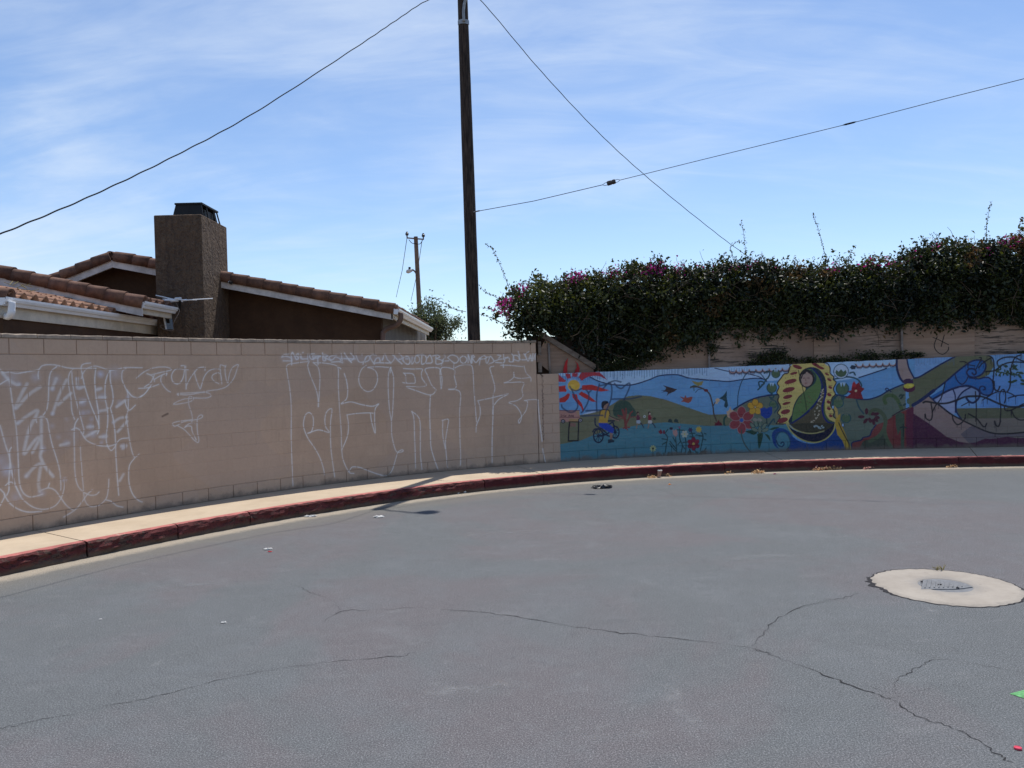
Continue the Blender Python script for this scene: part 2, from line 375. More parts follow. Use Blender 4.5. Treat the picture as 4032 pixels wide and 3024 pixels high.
def roadmat():
    mt, t, b = mat_new('worn asphalt')
    big = tnoise(t, 0.30, 5, 0.6, dist=0.6); mid = tnoise(t, 1.2, 7, 0.7, dist=0.4)
    grit = tnoise(t, 105, 3, 0.9); grit2 = tnoise(t, 40, 5, 0.85); fleck = tnoise(t, 85, 2, 0.8, loc=(5, 2, 0))
    wear = tnoise(t, 0.9, 8, 0.72, dist=1.0, loc=(2, 7, 0)); streak = tnoise(t, 1.7, 7, 0.72, scl=(0.3, 1.5, 1))
    c = tmix(t, tramp(t, big, 0.44, 0.56), (0.107, 0.114, 0.117), (0.122, 0.110, 0.114))
    c = tmix(t, tramp(t, mid, 0.40, 0.74, 0, 0.55), c, (0.132, 0.143, 0.152))
    c = tmix(t, tramp(t, wear, 0.54, 0.74, 0, 0.5), c, (0.165, 0.170, 0.176))
    mot = tnoise(t, 8, 7, 0.75, dist=0.5, loc=(6, 6, 0)); mot2 = tnoise(t, 3.4, 6, 0.7, scl=(0.5, 1.6, 1), loc=(2, 9, 0))
    c = tmix(t, tramp(t, mot, 0.30, 0.48, 0.45, 0.0), c, (0.072, 0.074, 0.078))
    c = tmix(t, tramp(t, mot, 0.54, 0.72, 0.0, 0.45), c, (0.185, 0.186, 0.184))
    c = tmix(t, tramp(t, mot2, 0.55, 0.72, 0.0, 0.4), c, (0.172, 0.172, 0.174))
    c = tmix(t, tramp(t, streak, 0.54, 0.76, 0, 0.45), c, (0.080, 0.082, 0.085))
    c = tmix(t, tramp(t, tnoise(t, 1.3, 8, 0.75, loc=(9, 3, 0)), 0.64, 0.72, 0, 0.45), c, (0.20, 0.17, 0.14))
    c = tmix(t, tramp(t, tnoise(t, 2.6, 5, 0.6, loc=(1, 13, 0)), 0.70, 0.76, 0, 0.6), c, (0.055, 0.055, 0.058))
    kd = N(t, 'ShaderNodeAttribute'); kd.attribute_name = 'kd'
    d = tmath(t, 'ADD', kd.outputs['Fac'], tmath(t, 'MULTIPLY', tmath(t, 'SUBTRACT', tnoise(t, 2.0, 7, 0.7, scl=(0.6, 1.2, 1)), 0.5), 0.9))
    c = tmix(t, tramp(t, d, 0.20, 1.15, 0.8, 0.0), c, (0.165, 0.150, 0.122))
    d2 = tmath(t, 'ADD', kd.outputs['Fac'], tmath(t, 'MULTIPLY', tmath(t, 'SUBTRACT', tnoise(t, 5, 7, 0.72), 0.5), 0.26))
    c = tmix(t, tramp(t, d2, 0.15, 0.36, 0.95, 0.0), c, (0.40, 0.335, 0.25))
    c = tmix(t, tramp(t, grit, 0.38, 0.52, 0.8, 0.0), c, (0.040, 0.043, 0.046))
    c = tmix(t, tramp(t, grit, 0.53, 0.65, 0.0, 0.75), c, (0.30, 0.305, 0.305))
    c = tmix(t, tramp(t, grit2, 0.32, 0.46, 0.35, 0.0), c, (0.06, 0.064, 0.068))
    c = tmix(t, tramp(t, grit2, 0.57, 0.71, 0.0, 0.42), c, (0.26, 0.262, 0.262))
    c = tmix(t, tramp(t, fleck, 0.70, 0.74, 0.0, 0.9), c, (0.55, 0.53, 0.50))
    t.links.new(c, b.inputs['Base Color']); b.inputs['Roughness'].default_value = 0.85; b.inputs['Specular IOR Level'].default_value = 0.2
    tbump(t, b, grit, 0.25, 0.004)
    return mt
M['road'] = roadmat()
M['earth'] = mat('dry earth', (0.22, 0.17, 0.12), 1.0, scale=0.6)
def leafmat(name, a, b_, trans, gloss=0.42, spec=0.4):
    mt, t, p = mat_new(name)
    at_ = N(t, 'ShaderNodeAttribute'); at_.attribute_name = 'tone'
    c = tmix(t, at_.outputs['Fac'], a, b_)
    t.links.new(c, p.inputs['Base Color']); p.inputs['Roughness'].default_value = gloss; p.inputs['Specular IOR Level'].default_value = spec
    tr = N(t, 'ShaderNodeBsdfTranslucent'); t.links.new(tmix(t, 1.0, c, trans, 'MULTIPLY'), tr.inputs[0])
    mx = N(t, 'ShaderNodeMixShader'); mx.inputs[0].default_value = 0.35
    t.links.new(p.outputs[0], mx.inputs[1]); t.links.new(tr.outputs[0], mx.inputs[2])
    t.links.new(mx.outputs[0], t.nodes['Material Output'].inputs[0]); return mt
M['leaf'] = leafmat('bougainvillea leaf', (0.008, 0.014, 0.007), (0.066, 0.078, 0.020), (1.7, 1.6, 0.7), 0.46, 0.4)
M['leafdry'] = leafmat('dry leaf', (0.08, 0.052, 0.026), (0.20, 0.125, 0.055), (1.2, 1.1, 0.8), 0.8, 0.1)
M['bract'] = leafmat('magenta bract', (0.30, 0.010, 0.14), (0.48, 0.035, 0.27), (1.6, 1.2, 1.6), 0.6, 0.2)
M['leafgrey'] = leafmat('grey green leaf', (0.055, 0.068, 0.040), (0.12, 0.135, 0.085), (1.2, 1.3, 0.8), 0.6, 0.25)
M['twig'] = mat('vine stem', (0.11, 0.075, 0.05), 0.9, scale=12)
M['core'] = mat('hedge core with shade in its colour', (0.016, 0.018, 0.010), 1.0, spec=0.0)  # near black stands in for the shade inside the hedge
M['weed'] = mat('dry weed', (0.24, 0.20, 0.08), 0.9)

# ------------------------------------------------------------------ ground, road
g = 3000.0
gm = wmesh('ground', [(-g, -g, -0.06), (g, -g, -0.06), (g, g, -0.06), (-g, g, -0.06)], [(0, 1, 2, 3)])
tag(link('ground', gm, M['earth']), kind='structure')
xs = np.arange(-13, 17.01, 0.14); ys = np.arange(-9, 17.01, 0.14)
X, Y = np.meshgrid(xs, ys); P = np.stack([X.ravel(), Y.ravel()], 1)
dv = P-CEN; th = np.arctan2(dv[:, 0], dv[:, 1]); rr = np.hypot(dv[:, 0], dv[:, 1])
kp = kerb.P[::12]; kn = kerb.N[::12]
kd = np.empty(len(P))
for i in range(0, len(P), 4000):
    q = P[i:i+4000, None, :]-kp[None]
    d2 = (q**2).sum(2); j = d2.argmin(1)
    kd[i:i+4000] = -((P[i:i+4000]-kp[j])*kn[j]).sum(1)
kd = np.clip(kd, -2, 5)
nx, ny = len(xs), len(ys)
idx = np.arange(nx*ny).reshape(ny, nx)
quads = np.stack([idx[:-1, :-1], idx[:-1, 1:], idx[1:, 1:], idx[1:, :-1]], -1).reshape(-1, 4)
def npmesh(name, V, quads, smooth=False):
    me = bpy.data.meshes.new(name)
    V = np.asarray(V, dtype=np.float32); quads = np.asarray(quads, dtype=np.int32); k = quads.shape[1]
    me.vertices.add(len(V)); me.vertices.foreach_set('co', V.ravel())
    me.loops.add(quads.size); me.loops.foreach_set('vertex_index', quads.ravel())
    me.polygons.add(len(quads)); me.polygons.foreach_set('loop_start', np.arange(0, quads.size, k, dtype=np.int32))
    me.polygons.foreach_set('loop_total', np.full(len(quads), k, dtype=np.int32))
    me.update(calc_edges=True)
    if smooth: me.polygons.foreach_set('use_smooth', np.ones(len(quads), dtype=bool))
    return me
zroad = np.zeros(len(P))
rm = npmesh('road', np.column_stack([P, zroad]), quads, True)
a_ = rm.attributes.new('kd', 'FLOAT', 'POINT'); a_.data.foreach_set('value', kd.astype(np.float32))
road = tag(link('road', rm, M['road']), kind='structure')

def zr(x, y):
    i = np.argmin((P[:, 0]-x)**2+(P[:, 1]-y)**2); return float(zroad[i])

# ------------------------------------------------------------------ kerb segments and pavement slabs
def kerb_u(px, py): 
    d = ground(px, py, SW); j = np.argmin(((kerb.P-np.array(d[:2]))**2).sum(1)); return kerb.u[j]
def smooth_noise(n, step, amp):
    k = max(3, int(n/step)+3); c = RNG.normal(0, 1, k)
    return np.interp(np.linspace(0, k-1, n), np.arange(k), c)*amp
kerb_root = tag(empty('kerb', (0, 0, 0)), 'red painted concrete kerb curving round the turning circle below the walls', 'kerb')
ku = [0.3] + [kerb_u(*p) for p in ((334, 2131), (701, 2066), (985, 2016), (1905, 1889), (2136, 1867), (2850, 1824), (3760, 1797))] + [kerb.u[-1]-0.2]
for si in range(len(ku)-1):
    a, b = ku[si]+0.006, ku[si+1]-0.006
    if si == 0: b -= 0.012
    n = max(6, int((b-a)/0.04)); us = np.linspace(a, b, n)
    rough = 1.0 if si < 4 else 0.35
    prof = [(0.0, -0.05), (0.0, 0.02), (0.0, 0.06), (0.0, 0.10), (0.003, 0.14), (0.008, SW-0.018), (0.022, SW), (0.075, SW), (0.142, SW), (0.150, SW-0.10)]
    V = []
    j1 = [smooth_noise(n, 2.2, 0.010*rough) for _ in prof]; j2 = smooth_noise(n, 2, 0.005*rough); j3 = smooth_noise(n, 1.6, 0.009*rough)
    for i, u in enumerate(us):
        p = kerb.pos(u); nn = kerb.nor(u)
        for k, (o, z) in enumerate(prof):
            dz = 0.0
            oo = o
            if k < 6: oo += j1[k][i]
            if k == 6: oo += abs(j3[i])*1.2; dz = -abs(j2[i])
            if k == 5: dz = -abs(j3[i])*1.5
            V.append((p[0]+nn[0]*oo, p[1]+nn[1]*oo, z+dz))
    K = len(prof); F = []; MI = []
    for i in range(n-1):
        for k in range(K-1):
            F.append((i*K+k, (i+1)*K+k, (i+1)*K+k+1, i*K+k+1)); MI.append(0 if k < 6 else 1)
    F.append(tuple(range(K))); MI.append(0); F.append(tuple((n-1)*K+k for k in range(K-1, -1, -1))); MI.append(0)
    me = wmesh('kerb_stone', V, F); 
    me.materials.append(M['kerbfaceworn'] if si < 4 else M['kerbface']); me.materials.append(M['kerbtop'])
    me.polygons.foreach_set('material_index', MI)
    link('kerb_stone', me, None, kerb_root)
pave = tag(empty('pavement', (0, 0, 0)), kind='structure')
def wall_u(px, py):
    d = ground(px, py, SW); j = np.argmin(((wall.P-np.array(d[:2]))**2).sum(1)); return wall.u[j]
jo = [(0.25, 0.25), (kerb_u(334, 2131), wall_u(150, 2090)), (kerb_u(2136, 1867), wall_u(2035, 1833)), (kerb_u(3085, 1812), wall_u(3015, 1781)), (kerb_u(3850, 1796), wall_u(3825, 1762)), (kerb.u[-1]-0.2, wall.u[-1]-0.2)]
for si in range(len(jo)-1):
    (k0, w0), (k1, w1) = jo[si], jo[si+1]
    n = max(4, int((k1-k0)/0.15)); V = []; F = []
    e = 0.008/(k1-k0)
    for i in range(n):
        t = e+(1-2*e)*i/(n-1)
        kp_ = kerb.pos(k0+(k1-k0)*t)+kerb.nor(k0+(k1-k0)*t)*0.155
        wp_ = wall.pos(w0+(w1-w0)*t)+wall.nor(w0+(w1-w0)*t)*0.12
        for f in (0, 0.25, 0.5, 0.75, 1):
            q = kp_*(1-f)+wp_*f; V.append((q[0], q[1], SW-0.003+0.004*f))
        V.append((wp_[0], wp_[1], SW-0.12)); V.append((kp_[0], kp_[1], SW-0.12))
    for i in range(n-1):
        for k in range(4): F.append((i*7+k, (i+1)*7+k, (i+1)*7+k+1, i*7+k+1))
        F.append((i*7+4, (i+1)*7+4, (i+1)*7+5, i*7+5)); F.append((i*7+6, (i+1)*7+6, (i+1)*7, i*7))
    F.append((0, 1, 2, 3, 4, 5, 6)); F.append(tuple((n-1)*7+k for k in (6, 5, 4, 3, 2, 1, 0)))
    link('paving_slab', wmesh('paving_slab', V, F), M['slab'], pave)

# ------------------------------------------------------------------ paint canvases (what is painted on each block, in wall coordinates)
class Canvas:
    def __init__(s, path, u0, u1, z0, z1, res=0.004):
        s.path, s.u0, s.z0, s.res = path, u0, z0, res
        s.w = int((u1-u0)/res); s.h = int((z1-z0)/res)
        s.C = np.zeros((s.h, s.w, 3), np.float32); s.A = np.zeros((s.h, s.w), np.float32)
        s.T = (0, 0, 1.0)
    def crop(s, x0, y0, k): s.T = (x0, y0, k)
    def uv(s, p):
        u, z = s.path.hit(s.T[0]+p[0]/s.T[2], s.T[1]+p[1]/s.T[2]); return ((u-s.u0)/s.res, (z-s.z0)/s.res)
    def over(s, y0, y1, x0, x1, al, col):
        if y1 <= y0 or x1 <= x0: return
        al = al[..., None]; a0 = s.A[y0:y1, x0:x1, None]
        ao = al+a0*(1-al)
        s.C[y0:y1, x0:x1] = np.where(ao > 1e-5, (np.array(col, np.float32)*al+s.C[y0:y1, x0:x1]*a0*(1-al))/np.maximum(ao, 1e-5), 0)
        s.A[y0:y1, x0:x1] = ao[..., 0]
    def box(s, q, pad):
        x0 = max(0, int(q[:, 0].min()-pad)); x1 = min(s.w, int(q[:, 0].max()+pad)+2)
        y0 = max(0, int(q[:, 1].min()-pad)); y1 = min(s.h, int(q[:, 1].max()+pad)+2)
        return x0, x1, y0, y1
    def fillq(s, q, col, al=1.0):
        x0, x1, y0, y1 = s.box(q, 1)
        if x1 <= x0 or y1 <= y0: return
        gx, gy = np.meshgrid(np.arange(x0, x1)+0.5, np.arange(y0, y1)+0.5)
        ins = np.zeros(gx.shape, bool)
        n = len(q)
        for i in range(n):
            xa, ya = q[i]; xb, yb = q[(i+1) % n]
            if ya == yb: continue
            c = ((ya > gy) != (yb > gy)) & (gx < (xb-xa)*(gy-ya)/(yb-ya)+xa)
            ins ^= c
        s.over(y0, y1, x0, x1, ins*np.float32(al), col)
    def poly(s, pts, col, smooth=False, al=1.0):
        q = np.array([s.uv(p) for p in pts])
        if smooth: q = catmull(np.vstack([q, q[:1]]), 8)
        s.fillq(q, col, al)
    def ell(s, cx, cy, rx, ry, col, rot=0.0, al=1.0):
        a = np.linspace(0, 2*math.pi, 28)[:-1]; c, sn = math.cos(rot), math.sin(rot)
        s.poly([(cx+rx*math.cos(t)*c-ry*math.sin(t)*sn, cy+rx*math.cos(t)*sn+ry*math.sin(t)*c) for t in a], col, False, al)
    def stroke(s, pts, wd, col, al=1.0, soft=0.006, smooth=True, taper=None):
        q = np.array([s.uv(p) for p in pts])
        if smooth and len(q) > 2: q = catmull(q, 8)
        r = wd/2/s.res; sf = max(soft/s.res, 0.8)
        x0, x1, y0, y1 = s.box(q, r+sf+1)
        if x1 <= x0 or y1 <= y0: return
        best = np.full((y1-y0, x1-x0), 1e9, np.float32)
        for i in range(len(q)-1):
            a, b = q[i], q[i+1]; pd = r+sf+1
            ax0 = max(x0, int(min(a[0], b[0])-pd)); ax1 = min(x1, int(max(a[0], b[0])+pd)+2)
            ay0 = max(y0, int(min(a[1], b[1])-pd)); ay1 = min(y1, int(max(a[1], b[1])+pd)+2)
            if ax1 <= ax0 or ay1 <= ay0: continue
            gx, gy = np.meshgrid(np.arange(ax0, ax1)+0.5, np.arange(ay0, ay1)+0.5)
            d = b-a; L2 = max(float(d@d), 1e-9)
            t = np.clip(((gx-a[0])*d[0]+(gy-a[1])*d[1])/L2, 0, 1)
            dd = np.hypot(gx-a[0]-t*d[0], gy-a[1]-t*d[1])
            sl = best[ay0-y0:ay1-y0, ax0-x0:ax1-x0]; np.minimum(sl, dd, out=sl)
        aa = np.clip((r+sf-best)/(sf), 0, 1)*al
        s.over(y0, y1, x0, x1, aa.astype(np.float32), col)
    def spray(s, x, y, r, al, col):
        c = s.uv((x, y)); R = r/s.res
        x0, x1 = max(0, int(c[0]-R)), min(s.w, int(c[0]+R)); y0, y1 = max(0, int(c[1]-R)), min(s.h, int(c[1]+R))
        if x1 <= x0 or y1 <= y0: return
        gx, gy = np.meshgrid(np.arange(x0, x1)+0.5, np.arange(y0, y1)+0.5)
        d = np.hypot(gx-c[0], gy-c[1])/R
        s.over(y0, y1, x0, x1, (np.clip(1-d, 0, 1)**1.6*al).astype(np.float32), col)
    def sample(s, u, z):
        x = np.clip((np.asarray(u)-s.u0)/s.res-0.5, 0, s.w-1.001); y = np.clip((np.asarray(z)-s.z0)/s.res-0.5, 0, s.h-1.001)
        xi = x.astype(int); yi = y.astype(int); fx = (x-xi)[..., None]; fy = (y-yi)[..., None]
        R = np.concatenate([s.C*s.A[..., None], s.A[..., None]], 2) if not hasattr(s, 'R') else s.R
        s.R = R
        v = R[yi, xi]*(1-fx)*(1-fy)+R[yi, xi+1]*fx*(1-fy)+R[yi+1, xi]*(1-fx)*fy+R[yi+1, xi+1]*fx*fy
        out = v.copy(); out[..., :3] = v[..., :3]/np.maximum(v[..., 3:4], 1e-4)
        return out
def catmull(q, n):
    q = np.asarray(q, float); p = np.vstack([2*q[0]-q[1], q, 2*q[-1]-q[-2]]); out = []
    for i in range(1, len(p)-2):
        t = np.linspace(0, 1, n, endpoint=False)[:, None]
        out.append(0.5*((2*p[i])+(-p[i-1]+p[i+1])*t+(2*p[i-1]-5*p[i]+4*p[i+1]-p[i+2])*t**2+(-p[i-1]+3*p[i]-3*p[i+1]+p[i+2])*t**3))
    return np.vstack(out+[p[-2:-1]])

# --- white spray writing on the tan wall
U_END = wall.hit(2109, 1345)[0]                  # right end of the tall tan wall
CW = Canvas(wall, 0.0, U_END+1.2, SW-0.05, SW+2.5)
WHT = (0.82, 0.79, 0.76)
def lines(cv, T, L, wd, al, col=WHT, soft=0.006):
    cv.crop(*T)
    for s_ in L:
        cv.stroke(s_, wd*2.0, col, al*0.07, 0.025)
        cv.stroke(s_, wd*random.uniform(0.7, 1.05), col, al*random.uniform(0.8, 1.0), soft)
TA = (0, 1380, 2.439)
hazeA = [(100,270,.16,.35),(60,1150,.13,.5),(95,1150,.10,.5),(10,1060,.14,.4),(150,1410,.12,.35),(790,495,.09,.6),(800,600,.07,.45),(540,280,.12,.3),(965,225,.08,.8),(980,445,.09,.4),
  (410,945,.07,.6),(620,1240,.05,.9),(505,370,.05,.7),(150,550,.04,.9),(172,695,.045,.9),(505,605,.045,.8),(1230,450,.05,.6),(760,350,.06,.5),(870,725,.07,.45),(890,800,.10,.5),(1000,825,.07,.6),(1185,920,.07,.6),(640,890,.08,.4),(500,725,.06,.3),(560,830,.06,.3),(640,660,.06,.2),(975,885,.05,.5),(1100,215,.16,.3),(1150,500,.07,.35),(260,1200,.06,.5),(400,1370,.08,.5),(340,260,.10,.35),(740,270,.04,.7),(850,590,.06,.3),(880,660,.06,.3),(180,325,.06,.6),(945,370,.06,.4),(1090,690,.04,.6),(700,800,.25,.10),(300,800,.35,.08),(950,550,.3,.10),(60,900,.3,.10)]
CW.crop(*TA)
for x, y, r, a in hazeA: CW.spray(x, y, r, min(0.95, a*1.1), (0.64, 0.66, 0.78))
A1 = [[(0,180),(30,212),(90,208),(160,220),(260,205),(340,190),(375,180),(400,150),(450,137),(520,138),(580,150),(640,165),(720,172),(915,172)],
 [(0,325),(80,280),(95,310),(105,400),(130,580),(155,740),(170,950),(178,1150),(190,1290),(225,1370),(280,1405),(340,1400),(410,1380)],
 [(545,155),(500,190),(478,240),(468,330),(465,450),(450,560),(415,622)],
 [(352,690),(350,655),(410,640),(445,655),(462,700),(470,760),(500,900),(550,1060),(575,1170),(585,1280),(583,1340)],
 [(700,180),(670,215),(657,270),(660,340),(680,450),(690,580),(715,660)],
 [(690,210),(695,300),(715,420),(755,570),(790,700),(805,760),(800,800)],
 [(870,120),(810,128),(780,155),(790,230),(815,350),(870,520),(940,690),(950,760),(935,800)],
 [(780,270),(800,215),(840,170),(910,150),(960,160),(1050,188),(1110,185),(1200,165),(1366,165)],
 [(920,170),(910,280),(920,430),(945,600),(950,730)],
 [(1060,190),(1030,240),(1010,330),(1010,460),(1030,560),(1035,680),(1020,830),(1030,910),(1065,960),(1100,930),(1120,890),(1160,850),(1235,840)],
 [(1060,190),(1060,290),(1080,390),(1085,480),(1060,550),(1025,550)],
 [(1060,555),(1085,650),(1105,800),(1112,1000),(1125,1200),(1140,1390)],
 [(1210,175),(1175,200),(1170,270),(1190,330),(1225,410),(1232,520),(1230,570),(1215,640),(1225,730),(1245,870),(1270,980),(1295,1025),(1335,995)],
 [(1200,480),(1215,540),(1245,572),(1300,525)],
 [(1295,1030),(1245,1100),(1235,1200),(1245,1300),(1280,1390),(1330,1440),(1366,1455)],
 [(750,655),(720,710),(712,800),(715,1000),(718,1150),(740,1280),(790,1350),(860,1388),(920,1385),(950,1360)],
 [(690,760),(730,745),(770,770),(820,850),(880,890),(960,915),(1050,918),(1110,900)],
 [(770,920),(778,1050),(790,1200),(800,1320),(810,1420),(840,1480),(890,1500),(960,1480),(1020,1420),(1040,1330),(1045,1235)],
 [(885,1340),(840,1380),(790,1450),(720,1530),(610,1600)], [(1020,1435),(1070,1450),(1120,1490),(1180,1505)],
 [(400,1340),(470,1320),(530,1345),(580,1410),(640,1490),(710,1540)], [(475,1275),(460,1320)],
 [(620,1230),(618,1310),(590,1410),(530,1490),(430,1525),(320,1505),(230,1440),(190,1390),(160,1320),(130,1275),(90,1265),(50,1300)],
 [(40,1380),(80,1450),(150,1510),(260,1550),(400,1545)], [(0,1490),(45,1390),(0,1330)],
 [(0,720),(50,900),(90,1020),(110,1150),(150,1300),(200,1400)], [(110,930),(92,970),(95,1100),(85,1250),(85,1340),(65,1390)],
 [(1235,400),(1270,440),(1320,455),(1366,430)], [(375,180),(365,230),(370,270)]]
lines(CW, TA, A1, 0.0115, 0.95, soft=0.004)
A2 = [[(20,212),(80,275),(150,325),(180,325)], [(385,350),(270,430),(150,555),(200,430),(260,320)], [(170,700),(260,630),(355,575),(345,630),(280,760),(230,990),(320,880),(370,835),(360,890),(310,980)],
 [(250,1210),(330,1120),(390,1090),(380,1180),(370,1280),(380,1350)], [(400,950),(390,1020),(430,1110),(510,1210)], [(395,640),(398,950)], [(640,280),(570,420),(505,610)], [(680,410),(560,520)], [(500,370),(540,270)],
 [(740,270),(745,360),(800,350)], [(770,500),(820,480)], [(840,735),(900,730)], [(820,830),(930,770)], [(960,580),(1020,570)], [(930,375),(970,365)], [(950,450),(1010,450)], [(960,830),(1020,825)],
 [(1120,540),(1200,480)], [(1090,690),(1150,650),(1215,640)], [(1220,680),(1130,780)], [(1165,920),(1210,915),(1180,940)], [(1185,1190),(1150,1250)], [(580,910),(660,890)]]
lines(CW, TA, A2, 0.018, 0.66, soft=0.020)
TB = (500, 1400, 4.367)
B1 = [[(165,385),(280,290),(400,230),(500,205),(600,195),(700,205),(765,240),(700,265),(600,285),(440,325),(400,330),(345,310)], [(345,310),(440,360),(475,450)], [(470,330),(445,390),(400,470),(300,540)], [(470,410),(560,355),(680,305),(670,345)],
 [(600,345),(580,400),(590,460),(640,540),(700,600),(745,625)], [(200,565),(300,560),(420,540),(545,495)], [(430,490),(380,560),(300,660),(200,725),(100,705),(30,640),(0,590)],
 [(1050,245),(900,228),(830,240),(780,300),(765,370),(790,450),(850,487),(910,470),(960,390),(985,280),(990,180),(930,175)],
 [(1010,180),(1012,300),(1015,570),(1030,500),(1100,370),(1160,290),(1220,220),(1300,200),(1340,205),(1340,255)], [(1165,270),(1165,320),(1200,440),(1240,540),(1262,570),(1290,480),(1330,360),(1400,270),(1500,228),(1590,230)],
 [(1580,485),(1500,440),(1460,380),(1480,330),(1550,298),(1600,310),(1620,370),(1630,490),(1610,300),(1600,200),(1610,160),(1680,180)],
 [(1700,170),(1685,220),(1690,320),(1710,420),(1735,470),(1745,400),(1770,290),(1820,200),(1910,155),(1890,240),(1840,380),(1760,490),(1680,550),(1560,585),(1440,600),(1340,620),(1200,650),(1050,675),(870,670)],
 [(890,690),(865,660),(920,648),(1100,640),(1300,632),(1400,645),(1445,690),(1400,720),(1330,730),(1140,730)],
 [(1140,735),(1000,745),(880,785),(800,835),(900,830),(1060,800),(1130,765),(1140,730),(1100,700),(1065,715),(1060,830),(1100,960),(1125,1080),(1110,1150)],
 [(1115,1100),(900,1130),(800,1155),(785,1185),(820,1215),(880,1190),(1000,1130),(1200,1100),(1280,1070),(1300,1040),(1270,1020),(1220,1060),(1205,1130),(1210,1300),(1235,1450),(1215,1495),(1150,1450),(1080,1370),(980,1270),(870,1205)],
 [(990,1240),(1030,1215),(1105,1220),(1120,1300),(1190,1450)], [(1000,1220),(1080,1165),(1165,1155)]]
lines(CW, TB, B1, 0.011, 0.95, soft=0.004)
CW.crop(*TB); CW.stroke([(610,1045),(660,1020),(700,1000)], 0.02, (0.06, 0.04, 0.03), 0.7, 0.01)
TC = (1000, 1300, 1.843)
C1 = [[(390,228),(310,238),(240,255),(243,320),(260,430),(270,560),(270,800),(275,950),(283,1130)], [(400,228),(390,260),(410,330),(450,430),(465,500),(465,555)], [(430,235),(465,270),(478,340),(475,430),(468,555)],
 [(430,235),(520,240),(590,255),(612,285),(612,400),(620,560),(632,720),(637,870),(650,950),(690,1030),(725,1040)], [(612,265),(630,280)],
 [(655,315),(672,370),(680,440),(670,500),(632,535),(700,520),(780,540),(860,552),(905,535),(880,570),(875,650),(880,750),(855,670),(845,605)], [(675,615),(740,605),(830,600),(865,603)], [(675,615),(685,680),(680,760),(650,840),(637,870)],
 [(815,255),(780,285),(760,350),(775,410),(820,445),(865,430),(895,370),(890,310),(860,280),(825,270),(900,265),(975,270)],
 [(990,270),(975,330),(975,460),(985,590),(997,660),(1000,760),(1020,850),(1040,885),(1080,880),(1075,868),(1045,885),(1030,930),(1000,1020),(960,1055),(900,1045),(830,1020),(780,1000),(740,992),(710,995),(690,1025)], [(990,270),(1012,340),(1012,460),(1005,600),(997,660)], [(995,270),(990,310)],
 [(1085,278),(1150,282),(1220,282),(1215,310),(1220,350),(1250,400),(1200,412),(1105,410),(1180,440),(1280,470),(1320,435),(1290,400),(1260,330),(1245,280),(1340,275),(1350,320),(1358,425),(1365,360),(1360,275),(1450,285),(1455,340),(1468,400),(1455,425),(1412,430),(1495,450),(1492,600),(1495,800),(1500,900),(1498,980)],
 [(1085,310),(1100,330),(1105,380),(1145,385),(1170,378),(1155,320),(1090,312)], [(1080,380),(1105,385)], [(1280,470),(1275,600),(1280,750),(1285,850),(1310,940),(1335,1010)],
 [(1145,590),(1160,640),(1165,760),(1170,900),(1172,1000)], [(1145,590),(1185,620),(1205,670),(1207,800),(1208,900),(1218,1010)], [(1365,655),(1410,648),(1405,700),(1390,800),(1395,900),(1405,1000)], [(1370,660),(1370,760),(1388,860)],
 [(1455,275),(1500,255),(1550,250),(1585,270),(1595,400),(1605,550),(1615,665)], [(1625,512),(1730,490),(1845,462),(1780,500),(1740,550),(1732,605)], [(1625,512),(1640,560),(1640,620),(1615,690),(1610,740)],
 [(1740,262),(1712,275),(1730,340),(1748,420),(1735,480),(1735,600),(1728,800),(1728,965)], [(1790,255),(1850,255),(1950,265)], [(1960,260),(1975,310),(2005,340)],
 [(2010,370),(2005,345),(1940,350),(1890,340),(1885,305),(1885,340),(1850,370),(1815,382),(1860,380),(1955,380),(1945,430),(1950,480),(1910,510),(1850,525),(1900,550),(1935,600),(1940,640),(1925,675),(1920,655),(1940,630),(1975,580),(1985,520),(1965,510),(2060,508),(2065,580),(2075,680),(2090,805)],
 [(2095,860),(2105,920),(2115,960)],
 [(390,748),(415,738),(430,690),(428,630),(402,598),(372,618),(359,680),(368,730),(395,790),(440,855),(478,925),(500,990),(513,1050)], [(390,748),(470,724),(545,742),(522,705),(514,650),(528,592),(565,574),(555,680),(558,850),(572,970),(586,1065)]]
CW.crop(*TC)
for s_ in C1:
    CW.stroke(s_, 0.03, WHT, 0.05, 0.025); CW.stroke(s_, random.uniform(0.010, 0.013), WHT, 0.85, 0.004)
TD = (1090, 1360, 3.95); TE = (1600, 1360, 3.95)
